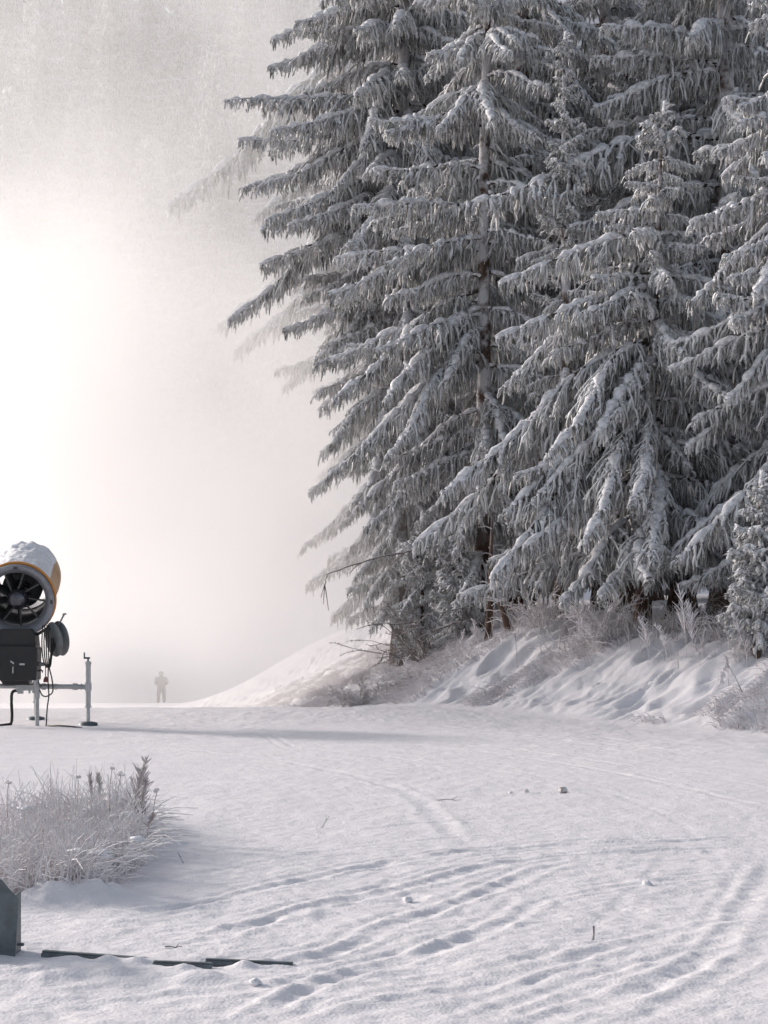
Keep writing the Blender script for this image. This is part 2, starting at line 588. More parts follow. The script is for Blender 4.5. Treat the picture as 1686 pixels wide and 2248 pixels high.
def bough_mesh(cls, L, seed):
    r = np.random.default_rng(seed)
    K = 26
    t = np.linspace(0, 1, K)
    ang = np.radians(np.interp(t, [0, 0.55, 1], CLS[cls]) + 4 * np.sin(t * 9 + seed) + r.normal(0, 1.5, K))
    ds = L / (K - 1)
    ax = np.zeros((K, 3))
    ax[1:, 0] = np.cumsum(np.cos(ang[1:]) * ds)
    ax[1:, 2] = np.cumsum(np.sin(ang[1:]) * ds)
    ax[:, 1] = 0.05 * L * np.sin(t * 4 + seed * 1.7) * t
    mb = MB()
    mb.tubes(ax, np.interp(t, [0, 1], [0.010 + 0.008 * L, 0.006]), 5, 0)
    # side shoots
    sp = 0.068 if L > 1 else 0.05
    s = np.arange(0.10 * L, L * 0.995, sp)
    s = np.clip(s + r.normal(0, sp * 0.3, len(s)), 0.06 * L, L * 0.99)
    N = len(s)
    side = np.where(np.arange(N) % 2 == 0, 1, -1)
    l2 = (0.10 + 0.32 * (L - s) ** 0.85) * np.clip(s / (0.30 * L), 0.35, 1) * r.uniform(0.45, 1.25, N)
    g_ = np.interp(s / L, np.linspace(0, 1, int(4 + 3 * L)), r.uniform(0.35, 1.2, int(4 + 3 * L)))
    g2_ = np.interp(s / L, np.linspace(0, 1, int(4 + 3 * L)), r.uniform(0.35, 1.2, int(4 + 3 * L)))
    l2 = np.minimum(l2 * np.where(side > 0, g_, g2_), 0.85)
    b = np.stack([np.interp(s / L, t, ax[:, i]) for i in range(3)], -1)
    a0 = np.interp(s / L, t, ang)
    phi = side * np.radians(r.uniform(25, 75, N))
    K2 = 7
    q = np.linspace(0, 1, K2)
    aend = np.radians(r.uniform(-86, -52, N)) if cls != 'up' else np.radians(r.uniform(-25, 10, N))
    a2 = a0[:, None] * 0.6 * (1 - q) + aend[:, None] * q ** 0.8
    st = (l2 / (K2 - 1))[:, None]
    H = np.cumsum(np.cos(a2) * st, 1) - np.cos(a2[:, :1]) * st
    Z = np.cumsum(np.sin(a2) * st, 1) - np.sin(a2[:, :1]) * st
    P2 = b[:, None] + np.stack([H * np.cos(phi)[:, None], H * np.sin(phi)[:, None], Z], -1)
    mb.tubes(P2, np.linspace(0.018, 0.012, K2)[None] * r.uniform(0.8, 1.4, (N, 1)), 4, 1)
    # hanging strands
    cnt = np.maximum(2, (l2 / (0.060 if cls != 'up' else 0.065)).astype(int))
    ow = np.repeat(np.arange(N), cnt)
    qq = r.uniform(0.05, 1.0, len(ow))
    qi = qq * (K2 - 1)
    i0 = np.minimum(qi.astype(int), K2 - 2)
    fr = (qi - i0)[:, None]
    B3 = P2[ow, i0] * (1 - fr) + P2[ow, i0 + 1] * fr
    rel = (s / L)[ow]
    hang = {'up': 0.35, 'flat': 0.8, 'droop': 1.0, 'steep': 1.05}[cls]
    sc = min(1.0, 0.45 + 0.22 * L)
    l3 = (0.08 + 0.55 * r.uniform(0, 1, len(ow)) ** 1.4) * (0.6 + 0.8 * np.repeat(r.uniform(0, 1, N), cnt)) * (0.38 + 0.62 * (1 - rel)) * (1 - 0.4 * qq) * hang * sc + 0.05
    na = int(L / 0.034)
    ra = r.uniform(0.08, 1, na)
    BA = np.stack([np.interp(ra, t, ax[:, i]) for i in range(3)], -1) + r.normal(0, 0.02, (na, 3))
    la = r.uniform(0.12, 0.58, na) * (0.25 + 0.75 * (1 - ra)) * hang * sc + 0.05
    B3 = np.concatenate([B3, BA]); l3 = np.concatenate([l3, la])
    N3, K3 = len(B3), 5
    w = np.linspace(0, 1, K3)
    dr = r.normal(0, 0.24, (N3, 2)); dr[:, 0] += 0.10
    if cls == 'up':
        dr = r.normal(0, 0.6, (N3, 2)); dr[:, 0] += 0.5
    P3 = np.zeros((N3, K3, 3))
    P3[..., 0] = dr[:, :1] * l3[:, None] * np.sqrt(w) + r.normal(0, 0.006, (N3, K3))
    P3[..., 1] = dr[:, 1:] * l3[:, None] * np.sqrt(w) + r.normal(0, 0.006, (N3, K3))
    P3[..., 2] = -l3[:, None] * w
    P3 += B3[:, None]
    rr = r.uniform(0.011, 0.025, (N3, 1)) * np.array([0.6, 1.1, 1.05, 0.85, 0.3])[None] * r.uniform(0.7, 1.35, (N3, K3))
    mb.tubes(P3, rr, 3, 1)
    # needles with rime
    def needles(P, n, ln, wd):
        Np, Kp, _ = P.shape
        i = np.repeat(np.arange(Np), n)
        k = r.uniform(0, Kp - 1.001, len(i)); k0 = k.astype(int); f = (k - k0)[:, None]
        c = P[i, k0] * (1 - f) + P[i, k0 + 1] * f
        d = r.normal(0, 1, (len(i), 3)); d[:, 2] -= 0.35
        d /= np.linalg.norm(d, axis=1, keepdims=True)
        sd = np.cross(d, r.normal(0, 1, (len(i), 3))); sd /= np.linalg.norm(sd, axis=1, keepdims=True) + 1e-9
        ll = r.uniform(0.5, 1.2, (len(i), 1)) * ln
        V = np.stack([c - sd * wd, c + sd * wd, c + d * ll], 1)
        mb.add(V, np.arange(len(i) * 3).reshape(-1, 3), 1, False)
    needles(P3, 8, 0.045, 0.009)
    needles(P2, 16, 0.04, 0.009)
    # snow lying on the limb and on the shoots
    Ks = 40
    ts = np.linspace(0.04, 1, Ks)
    Pa = np.stack([np.interp(ts, t, ax[:, i]) for i in range(3)], -1)
    lump = np.clip(0.55 + 1.3 * np.interp(np.linspace(0, 1, Ks), np.linspace(0, 1, int(6 + L * 7)), r.uniform(-0.5, 0.6, int(6 + L * 7))), 0.12, 1.3)
    ra_ = (0.032 + 0.024 * min(L, 2.5)) * lump * np.interp(ts, [0, 0.1, 0.9, 1], [0.5, 1, 0.9, 0.35])
    Pa[:, 2] += 0.004 + ra_ * 0.28
    Pa[:, 1] += r.normal(0, 0.008, Ks)
    mb.tubes(Pa, ra_, 7, 2, squash=0.72)
    def pads(n, src, size, lo_):
        i = r.integers(0, len(src), n)
        k = r.uniform(0, lo_ * (K2 - 1), n); k0 = np.minimum(k.astype(int), K2 - 2); f = (k - k0)[:, None]
        c = src[i, k0] * (1 - f) + src[i, k0 + 1] * f
        d = src[i, k0 + 1] - src[i, k0]
        d /= np.linalg.norm(d, axis=1, keepdims=True) + 1e-9
        d[:, 2] *= 0.6
        d += r.normal(0, 0.25, d.shape)
        ln = r.uniform(0.05, 0.15, (n, 1))
        w_ = np.array([-0.5, -0.3, 0.0, 0.3, 0.5])
        rs = np.array([0.1, 0.85, 1.0, 0.8, 0.1])[None] * r.uniform(0.5, 1.3, (n, 1)) * size * r.uniform(0.75, 1.25, (n, 5))
        P = c[:, None] + d[:, None] * w_[None, :, None] * ln[:, None]
        P[..., 2] += 0.008 + 0.25 * rs
        mb.tubes(P, rs, 6, 2, squash=0.62)
    if cls != 'up':
        pads(int(N * 1.4), P2, 0.038, 0.55)
        pads(int(N * 1.3), P2, 0.023, 1.0)
    else:
        pads(int(N * 1.0), P2, 0.016, 1.0)
    me = mb.mesh('bough_' + cls, [M['wood'], M['frost'], M['bough_snow']])
    return me, ax[-1].copy()


_sd = 100
for cls, lens in (('up', (0.35, 0.7, 1.1)), ('flat', (1.0, 1.7, 2.5, 3.4)), ('droop', (1.2, 1.9, 2.7, 3.6)), ('steep', (1.3, 2.1, 3.0, 3.9))):
    for L in lens:
        for k in range(3):
            _sd += 1
            BOUGHS.setdefault(cls, []).append(bough_mesh(cls, L, _sd))


def put_bough(root, org, reach, az, cls, lo=0.7, hi=1.3, tilt=0.0, name='bough'):
    c = sorted(BOUGHS[cls], key=lambda e: abs(e[1][0] - reach))[:3]
    me, tip = random.choice(c)
    sc = min(hi, max(lo, reach / tip[0]))
    o = link(name, me, root)
    o.location = org
    o.rotation_euler = Euler((random.uniform(-0.22, 0.22), tilt, az))
    o.scale = (sc, sc * random.choice((1, -1)) * random.uniform(0.9, 1.1), sc)
    return o


def trunk_mesh(H, r0, lean, seed, sides=12):
    r = np.random.default_rng(seed)
    K = max(8, int(H / 0.5))
    z = np.linspace(-0.4, H, K)
    w = np.clip(z / H, 0, 1)
    P = np.stack([lean[0] * w + 0.02 * np.sin(z * 0.7 + seed), lean[1] * w + 0.02 * np.cos(z * 0.8), z], -1)
    rad = r0 * (1 - w) ** 0.85 + 0.012 + r0 * 0.5 * np.exp(-np.clip(z, 0, 9) * 3)
    mb = MB()
    mb.tubes(P, rad * r.uniform(0.95, 1.05, K), sides, 0)
    return mb


def spruce(label, X, Y, H, Rc, z_low=0.5, spacing=0.45, per=5, lean=(0, 0), heroes=(), seed=1, group=None, power=0.75, name='spruce_tree', sharp_top=0.9, steep_to=0.3, dense_to=99, trunk_r=None, az_skip=None, young=False, taper=lambda z: 1.0, front=()):
    random.seed(seed)
    z0 = ground_z(X, Y) - 0.05
    root = empty(name, (X, Y, z0))
    tag(root, label, 'spruce', group)
    trunk_mesh(H, trunk_r or (0.03 + 0.0125 * H), lean, seed).build('trunk', M['bark'], root)
    az = random.uniform(0, 6.28)
    z = z_low
    while z < H - 0.12:
        rel = z / H
        reach0 = Rc * (1 - rel) ** power * (0.75 + 0.25 * min(1, rel / 0.12))
        n = per if rel < sharp_top else max(4, per - 1)
        for k in range(n):
            az += 2.399 if n < 5 else (2 * math.pi / n + random.uniform(-0.25, 0.25))
            if az_skip and az_skip(az, z):
                continue
            reach = reach0 * random.uniform(0.72, 1.16)
            u = random.random()
            if rel > sharp_top or (reach < 0.55):
                cls = 'up' if (young or u < 0.7) else 'flat'
            elif rel > 0.72:
                cls = 'flat' if u < 0.7 else 'droop'
            elif rel > steep_to:
                cls = 'droop' if u < 0.66 else ('flat' if u < 0.85 else 'steep')
            else:
                cls = 'steep' if u < 0.55 else 'droop'
            zz = z + random.uniform(-0.45, 0.45) * spacing
            reach *= taper(z)
            gx_, gy_ = X + math.cos(az) * reach, Y + math.sin(az) * reach
            clear = z0 + zz - float(base_height(gx_, gy_)[0]) - 0.45
            if Y < 60:
                if cls == 'steep' and clear < reach * 0.95:
                    cls = 'droop'
                if cls == 'droop' and clear < reach * 0.5:
                    reach = max(0.5, min(reach, clear / 0.5))
            put_bough(root, (lean[0] * rel, lean[1] * rel, zz), max(0.18, reach), az, cls, 0.5, 1.3 if Y < 60 else 2.0, random.uniform(-0.08, 0.08))
        z += spacing * (1 if z < dense_to else 1.7) * random.uniform(0.8, 1.2) * (1 if rel < 0.8 else 0.75)
        az += 0.6
    # the leader: an upright rimed shoot
    for k in range(5):
        put_bough(root, (lean[0], lean[1], H - 0.10 - 0.02 * k), 0.16, az + k * 1.256, 'up', 0.3, 1.2, -0.5)
    o = link('leader', BOUGHS['up'][0][0], root)
    o.location = (lean[0], lean[1], H - 0.12)
    o.rotation_euler = (0, math.radians(-58), 0.4)
    for zf_, rf_, af_, cf_ in front:
        put_bough(root, (lean[0] * zf_ / H, lean[1] * zf_ / H, zf_), rf_, -math.pi / 2 + af_, cf_, 0.5, 1.4)
    # boughs seen singly: tip given as (column, row) at the depth of the tree, with the compass swing towards the viewer
    for px, py, cls, swing in heroes:
        a = math.pi + math.radians(swing)
        d = Y + 0.0
        for _ in range(3):
            tx, tz = wx(px, d) - X, wz(py, d) - z0
            reach = abs(tx) / abs(math.cos(a))
            d = Y + math.sin(a) * reach
        aa = a if tx < 0 else math.pi - a
        c = sorted(BOUGHS[cls], key=lambda e: abs(e[1][0] - reach))[:2]
        me, tip = random.choice(c)
        sc = reach / tip[0]
        o = link('bough', me, root)
        rel = max(0.0, min(1.0, (tz - tip[2] * sc) / H))
        o.location = (lean[0] * rel, lean[1] * rel, tz - tip[2] * sc)
        o.rotation_euler = (0, 0, aa)
        o.scale = (sc, sc * random.choice((1, -1)), sc)
    return root


G = 'rime covered spruces above the bank'
# the great spruce reaching into the mist
spruce('towering rimed spruce whose drooping boughs reach furthest into the white mist', wx(885, 37.5), 37.5, 22, 4.3, 2.2, 0.5, 6, (0, 0), seed=11, group=G, power=0.6, dense_to=14, front=[(5.6, 1.7, -0.5, 'steep'), (5.0, 1.6, 0.3, 'steep'), (4.3, 1.5, -0.9, 'steep'), (3.8, 1.6, -0.1, 'steep'), (3.2, 1.4, 0.6, 'droop'), (2.9, 1.4, -0.6, 'steep'), (2.3, 1.2, 0.1, 'droop'), (2.0, 1.2, -1.1, 'droop'), (1.9, 1.0, -0.3, 'droop'), (1.7, 1.0, 0.5, 'steep'), (1.6, 1.0, -0.7, 'steep')], trunk_r=0.2, taper=lambda z: float(np.interp(z, [0, 3.5, 7.0, 10.0], [0.2, 0.32, 0.68, 1.0])),
       heroes=[(488, 225, 'flat', 12), (640, 70, 'flat', 20), (590, 150, 'droop', 5), (520, 310, 'flat', 8), (530, 410, 'droop', 0), (575, 500, 'droop', 15), (590, 640, 'steep', -8), (570, 585, 'droop', 5),
               (500, 705, 'steep', 4), (640, 560, 'droop', 30), (690, 790, 'steep', 20), (700, 900, 'steep', 10), (690, 300, 'droop', 40), (740, 420, 'steep', 55)])
spruce('spruce with snow plastered bare trunk sections showing between short frosted boughs', wx(1058, 33.6), 33.6, 15.5, 2.9, 1.8, 0.50, 5, (0.1, 0), trunk_r=0.16, front=[(12.6, 1.2, 0.2, 'droop'), (11.7, 1.4, -0.3, 'droop'), (10.8, 1.5, 0.35, 'droop'), (10.0, 1.6, -0.15, 'steep'), (9.2, 1.7, 0.4, 'droop'), (5.6, 1.6, -0.4, 'steep'), (4.4, 1.8, 0.25, 'steep'), (3.6, 1.8, -0.2, 'steep'), (2.7, 1.4, 0.3, 'droop')], seed=12, group=G, power=0.6, dense_to=12, taper=lambda z: float(np.interp(z, [0, 2.5, 5.0], [0.35, 0.5, 1.0])),
       az_skip=lambda a, z: (math.sin(a) < -0.75 and 4 < z < 9),
       heroes=[(800, 262, 'flat', 25), (808, 372, 'flat', 12), (762, 455, 'flat', 18), (732, 565, 'flat', 8), (714, 648, 'droop', 14), (722, 790, 'droop', 6), (722, 880, 'steep', 20), (712, 1045, 'steep', 12),
               (820, 770, 'droop', 40), (840, 880, 'steep', 44), (780, 1000, 'steep', 32), (800, 1160, 'steep', 10), (830, 1000, 'steep', 50)])
spruce('broad middle sized spruce on the bank with brown trunk foot showing under its skirts', wx(1408, 29.4), 29.4, 8.1, 3.2, 1.45, 0.38, 5, (0.35, 0), seed=13, group=G, power=0.72, steep_to=0.55, trunk_r=0.11, young=True,
       heroes=[(1060, 620, 'droop', 10), (1062, 740, 'droop', 20), (1070, 850, 'steep', 8), (950, 1085, 'steep', 14), (885, 1195, 'steep', 4), (1045, 1270, 'steep', 34), (1160, 1000, 'steep', 46), (1240, 690, 'droop', 40),
               (1080, 1130, 'steep', 22), (1240, 1190, 'steep', 60), (1490, 1030, 'steep', 60), (1260, 610, 'flat', 30), (1150, 1110, 'steep', 35), (1540, 860, 'steep', 20)])
spruce('tall spruce at the frame edge with level snow decked boughs pointing into view', wx(1800, 27.6), 27.6, 12.5, 2.8, 1.4, 0.52, 5, (0, 0), seed=14, group=G, power=0.6, dense_to=10,
       heroes=[(1575, 330, 'droop', 10), (1512, 490, 'droop', 6), (1515, 665, 'steep', 14), (1590, 215, 'flat', 20), (1468, 810, 'droop', 4), (1585, 880, 'steep', 20), (1610, 700, 'droop', 35), (1600, 560, 'droop', 30)])
spruce('dark trunked tall spruce rising behind the broad spruce, long boughs over its crown', wx(1592, 33), 33, 18, 3.7, 2.4, 0.66, 5, (0, 0), seed=15, group=G, power=0.55, dense_to=12,
       heroes=[(1022, 448, 'droop', 22), (1290, 130, 'flat', 20), (1340, 215, 'droop', 14), (1310, 60, 'flat', 30), (1240, 500, 'droop', 30), (1140, 570, 'droop', 12)])
spruce('slender snow laden sapling spruce at the frame edge on the bank', wx(1662, 25.6), 25.6, 2.35, 0.62, 0.25, 0.17, 5, (0.05, 0), seed=16, group='young spruces', power=0.6, young=True, trunk_r=0.035, name='spruce_sapling')
spruce('slender young spruce with a star shaped frosted leader tip against dark boughs', wx(1240, 31.6), 31.6, 9.75, 1.35, 4.2, 0.34, 5, (0, 0), seed=17, group='young spruces', power=0.8, young=True, sharp_top=0.86)
spruce('slim frosted young spruce between the star tipped one and the dark trunked one', wx(1375, 33.4), 33.4, 10.7, 1.4, 5.2, 0.36, 5, (0, 0), seed=18, group='young spruces', power=0.8, young=True, sharp_top=0.86)
spruce('low bushy rimed spruce hiding the foot of the towering spruce', wx(925, 34.6), 34.6, 2.7, 0.95, 0.3, 0.2, 5, (0, 0), seed=19, group='young spruces', power=0.6, young=True, trunk_r=0.04, name='spruce_sapling')
spruce('small rimed spruce close beside the low bushy one, nearer the dead trunk', wx(1010, 33.2), 33.2, 1.9, 0.75, 0.3, 0.19, 5, (0, 0), seed=20, group='young spruces', power=0.6, young=True, trunk_r=0.03, name='spruce_sapling')
# the wood behind
for px, Y, H, Rc, sd, lab in (
        (1150, 40, 21, 3.4, 21, 'shaded tall spruce in the second row behind the plastered trunk'),
        (1330, 42, 22, 3.6, 22, 'shaded tall spruce behind the two slender young spruces'),
        (1500, 40, 20, 3.4, 23, 'shaded tall spruce just behind the dark trunked spruce'),
        (1700, 38, 20, 3.6, 24, 'shaded tall spruce behind the boughs at the frame edge'),
        (1000, 44, 22, 3.6, 25, 'shaded tall spruce behind the towering spruce of the mist edge'),
        (1120, 52, 27, 4.6, 26, 'deep wood spruce showing in gaps above the plastered trunk'),
        (1420, 53, 28, 4.8, 27, 'deep wood spruce showing in gaps above the broad spruce'),
        (1700, 52, 28, 4.8, 28, 'deep wood spruce showing in gaps at the upper frame corner')):
    spruce(lab, wx(px, Y), Y, H, Rc, 1.2, 0.62 if Y < 50 else 0.85, 5, seed=sd, group='shaded spruces of the wood behind', power=0.55, dense_to=15)
# spruces standing in the snow mist
for px, Y, H, Rc, zl, sd, lab, he in (
        (905, 56, 27, 4.6, 7.5, 31, 'half veiled spruce behind the towering spruce, boughs hanging faintly out of mist', [(372, 455, 'steep', 0), (480, 715, 'steep', 5), (515, 770, 'steep', 10), (560, 480, 'steep', 15), (620, 850, 'steep', 5)]),):
    spruce(lab, wx(px, Y), Y, H, Rc, zl, 0.8 if Y < 60 else 1.25, 5, seed=sd, group='spruces veiled by the snow mist', power=0.55, heroes=he)



def ghost_crown(seed, H=34.0, Rc=6.0):
    r = np.random.default_rng(seed)
    mb = MB()
    z, az = 3.0, 0.0
    while z < H - 0.3:
        rel = z / H
        for k in range(6):
            az += 1.047 + r.uniform(-0.25, 0.25)
            L = max(0.5, Rc * (1 - rel) ** 0.65 * r.uniform(0.7, 1.15))
            K = 8
            w = np.linspace(0, 1, K)
            dr = np.interp(rel, [0, 0.4, 0.85, 1], [0.8, 0.5, 0.15, -0.5])
            P = np.stack([np.cos(az) * L * w, np.sin(az) * L * w, z + r.uniform(-0.3, 0.3) - dr * L * w ** 1.4 + 0.12 * L * w ** 4], -1)
            mb.tubes(P, np.linspace(0.09, 0.03, K)[None] * r.uniform(0.8, 1.2, (1, K)), 4, 1)
            n = int(14 + L * 15)
            t = r.uniform(0.1, 1, n)
            b = np.stack([np.interp(t, w, P[:, i]) for i in range(3)], -1)
            sd = r.normal(0, 0.16 * L * (1.1 - t), n)
            b[:, 0] += -np.sin(az) * sd; b[:, 1] += np.cos(az) * sd; b[:, 2] -= np.abs(sd) * 0.5
            ln = r.uniform(0.25, 1.1, n) * (1.2 - t * 0.8)
            q = np.linspace(0, 1, 3)
            Q = b[:, None] + np.stack([r.normal(0, 0.1, (n, 1)) * q, r.normal(0, 0.1, (n, 1)) * q, -ln[:, None] * q], -1)
            mb.tubes(Q, np.array([[0.05, 0.06, 0.02]]) * r.uniform(0.7, 1.4, (n, 1)), 3, 0)
        z += r.uniform(0.75, 1.1) * (1 if rel < 0.8 else 0.6)
    return mb.mesh('ghost_crown', [M['frost'], M['bough_snow']])


GC = [ghost_crown(k) for k in (1, 2, 3)]
GT = trunk_mesh(33.5, 0.38, (0, 0), 5).mesh('ghost_trunk', [M['bark']])
for i, (px, Y, sc, lab) in enumerate((
        (12, 143, 1.2, 'ghostly spruce fading in mist at the upper frame corner above the snow gun'),
        (175, 148, 1.15, 'ghostly spruce next to the frame corner one on the misty hillside'),
        (330, 144, 1.1, 'ghostly spruce high above the walking person on the misty hillside'),
        (470, 149, 1.2, 'ghostly spruce closest to the half veiled spruce on the misty hillside'),
        (610, 146, 1.15, 'ghostly spruce hidden for the most part behind the half veiled spruce'),
        (95, 160, 1.3, 'paler spruce in the gap between the corner spruce and its neighbour'),
        (255, 163, 1.25, 'paler spruce in the gap behind the one above the walking person'),
        (405, 161, 1.3, 'paler spruce of the second hillside row, below the mist edge'),
        (550, 165, 1.25, 'paler spruce of the second hillside row behind the half veiled one'),
        (30, 182, 1.3, 'faintest spruce high on the hillside at the frame corner'),
        (180, 185, 1.3, 'faintest spruce high on the hillside beside the corner one'),
        (330, 183, 1.3, 'faintest spruce high on the hillside in the middle of the row'),
        (480, 187, 1.3, 'faintest spruce high on the hillside towards the towering spruce'),
        (700, 150, 1.2, 'ghostly spruce showing in the notch against the towering spruce'),
        (780, 166, 1.3, 'faint spruce peeping high beside the towering spruce top'),
        (640, 185, 1.35, 'faintest spruce high on the hillside against the towering spruce'),
        (-110, 150, 1.1, 'ghostly spruce cut by the frame edge on the misty hillside'))):
    X = wx(px, Y)
    e = empty('spruce_tree', (X, Y, ground_z(X, Y) - 0.2), i * 1.3)
    e.scale = (sc, sc, sc)
    tag(e, lab, 'spruce', 'spruces veiled by the snow mist')
    link('trunk', GT, e)
    link('crown', GC[i % 3], e)

# ------------------------------------------------------------------ the snow gun
GY0 = 25.0
GX0 = wx(40, GY0)
gun = empty('snow_gun', (GX0, GY0, ground_z(GX0, GY0)))
tag(gun, 'fan snow gun with orange rimmed barrel on a galvanised stand beside the piste', 'snow gun')
TILT, YAW, HUB = math.radians(14), math.radians(5), 1.65
BM = Matrix.Translation((0, -0.1, HUB)) @ Matrix.Rotation(YAW, 4, 'Z') @ Matrix.Rotation(TILT, 4, 'X')


def gpart(mb, name, mat, parent=gun, m=None):
    if m is not None:
        mb.xform(m)
    return mb.build(name, mat, parent)


barrel = gpart(MB().lathe([(0.10, 0.485), (0.30, 0.475), (1.20, 0.445), (1.22, 0.47), (1.45, 0.465), (1.46, 0.44), (1.46, 0.41), (1.2, 0.40), (0.2, 0.40), (0.10, 0.41)], 64, closed=True), 'barrel', M['shell'], m=BM)
gpart(MB().lathe([(0.055, 0.485), (0.06, 0.512), (0.085, 0.517), (0.115, 0.512), (0.12, 0.484)], 64, closed=True), 'rim', M['orange'], m=BM)
gpart(MB().lathe([(-0.06, 0.478), (-0.055, 0.492), (-0.02, 0.496), (0.054, 0.487), (0.054, 0.43), (0.20, 0.383), (0.19, 0.366), (0.05, 0.372), (-0.03, 0.43)], 64, closed=True), 'intake_ring', M['duct'], m=BM)
mb = MB()
for k in range(4):
    a = k * math.pi / 2
    mb.box((0.46 * math.sin(a), -0.055, 0.46 * math.cos(a)), (0.05, 0.03, 0.03), rot=(0, a, 0))
gpart(mb, 'mounting_lug', M['vane'], m=BM)
gpart(MB().lathe([(-0.02, 0.001), (-0.015, 0.04), (0.005, 0.085), (0.045, 0.12), (0.10, 0.142), (0.30, 0.145), (0.75, 0.14), (0.9, 0.10), (0.95, 0.001)], 40), 'hub', M['hub'], m=BM)
for k in range(9):
    a = k * 2 * math.pi / 9 + 0.30
    mb = MB()
    V = []
    for rr_ in (0.125, 0.25, 0.384):
        tw = 0.55 - 0.9 * (rr_ - 0.125)
        for yy, th in ((0.10, 0.010), (0.30, 0.010)):
            off = (yy - 0.2) * math.tan(tw) * 0.5
            for sgn in (-1, 1):
                V.append((off + sgn * th, yy, rr_))
    F = []
    for i in range(2):
        b0, b1 = i * 4, i * 4 + 4
        for p, q in ((0, 1), (1, 3), (3, 2), (2, 0)):
            F.append([b0 + p, b0 + q, b1 + q, b1 + p])
    mb.add(V, F, 0, False)
    gpart(mb, 'vane', M['vane'], m=BM @ Matrix.Rotation(a, 4, 'Y'))
gpart(MB().lathe([(0.21, 0.386), (0.21, 0.397), (1.44, 0.397), (1.44, 0.386)], 64, closed=True), 'duct_liner', M['duct'], m=BM)
gpart(MB().lathe([(0.62, 0.001), (0.64, 0.20), (0.72, 0.27), (1.25, 0.27), (1.38, 0.20), (1.4, 0.001)], 40), 'motor_housing', M['plastic'], m=BM)
gpart(MB().lathe([(1.02, 0.384), (1.02, 0.372), (1.05, 0.372), (1.05, 0.384)], 48, closed=True), 'nozzle_ring', M['galv'], m=BM)
# snow lying on the barrel
mb = MB()
na, ns = 54, 60
aa = np.linspace(-1.18, 1.05, na)
yy = np.linspace(0.13, 1.44, ns)
AA, YY = np.meshgrid(aa, yy)
th = 0.024 * np.clip(np.cos(AA * 1.25), 0, 1) ** 0.6 * (0.6 + 1.5 * (fbm(AA * 6.0, YY * 7.2, 301, 4) + 0.30))
th = np.where((np.abs(AA) > 1.02) | (YY < 0.15), 0.0, np.clip(th, 0.004, 0.2)) * np.clip((YY - 0.1) * 9, 0.25, 1)
rad = np.interp(YY, [0.1, 0.3, 1.2, 1.22, 1.45], [0.488, 0.478, 0.448, 0.473, 0.468]) + th
V = np.stack([rad * np.sin(AA), YY, rad * np.cos(AA)], -1)
ix = np.arange(na * ns).reshape(ns, na)
mb.add(V, np.stack([ix[:-1, :-1], ix[:-1, 1:], ix[1:, 1:], ix[1:, :-1]], -1).reshape(-1, 4))
gpart(mb, 'snow_cap', M['cap_snow'], barrel, m=BM)
# housing below
o = gpart(MB().prism([(-0.25, 1.00), (0.27, 1.00), (0.25, 1.20), (0.20, 1.28), (-0.20, 1.28), (-0.27, 1.20)], -0.18, 0.16), 'cradle', M['black']); bevel(o, 0.012)
o = gpart(MB().prism([(-0.33, 0.60), (0.285, 0.60), (0.295, 1.02), (0.27, 1.055), (-0.33, 1.055)], -0.24, 0.10), 'cabinet', M['black']); bevel(o, 0.012)
cab = o
o = gpart(MB().prism([(-0.17, 0.54), (0.14, 0.54), (0.18, 0.602), (-0.21, 0.602)], -0.16, 0.12), 'turntable', M['black']); bevel(o, 0.008)
for (lx, lz, w_, h_, r_) in ((-0.03, 0.84, 0.055, 0.022, 0.6), (0.10, 0.815, 0.07, 0.025, 0.0), (-0.02, 0.74, 0.016, 0.09, 0.06), (-0.235, 0.83, 0.05, 0.09, 0.0)):
    o = gpart(MB().box((lx, -0.252, lz), (w_, 0.022, h_), rot=(0, r_, 0)), 'latch', M['latch'], cab); bevel(o, 0.004)
o = gpart(MB().box((0.325, -0.1, 0.81), (0.07, 0.09, 0.05)), 'socket', M['plastic'], cab); bevel(o, 0.006)
gpart(MB().tubes([[(0.29, -0.12, 0.72), (0.325, -0.12, 0.735), (0.345, -0.12, 0.72), (0.345, -0.12, 0.69)]], 0.012, 8, caps=True), 'hook', M['black'], cab)
gpart(MB().tubes([[(0.27, -0.2, 0.62), (0.27, -0.2, 0.56), (0.27, -0.16, 0.53)]], 0.03, 10, caps=True), 'bracket', M['galv'])
# stand
mb = MB()
mb.tubes([[(-0.96, 0, 0.515), (0, 0, 0.515), (0.93, 0, 0.505)]], 0.033, 14, caps=True)
for x0, ln, r_ in ((0.76, 0.06, 0.046), (0.84, 0.02, 0.04), (0.5, 0.03, 0.04), (0.34, 0.05, 0.044), (-0.74, 0.06, 0.046)):
    mb.tubes([[(x0 - ln / 2, 0, 0.509), (x0 + ln / 2, 0, 0.507)]], r_, 14, caps=True)
mb.box((0.12, 0, 0.495), (0.28, 0.10, 0.075)); mb.box((0.03, 0.0, 0.44), (0.07, 0.07, 0.05)); mb.box((0.15, 0.0, 0.445), (0.02, 0.05, 0.05)); mb.box((0.20, 0.0, 0.445), (0.02, 0.05, 0.04))
bar = gpart(mb, 'cross_bar', M['galv'])
mb = MB().tubes([[(0.03, 0.02, 0.515), (0.02, 1.15, 0.505)]], 0.033, 14, caps=True)
gpart(mb, 'rear_beam', M['galv'])


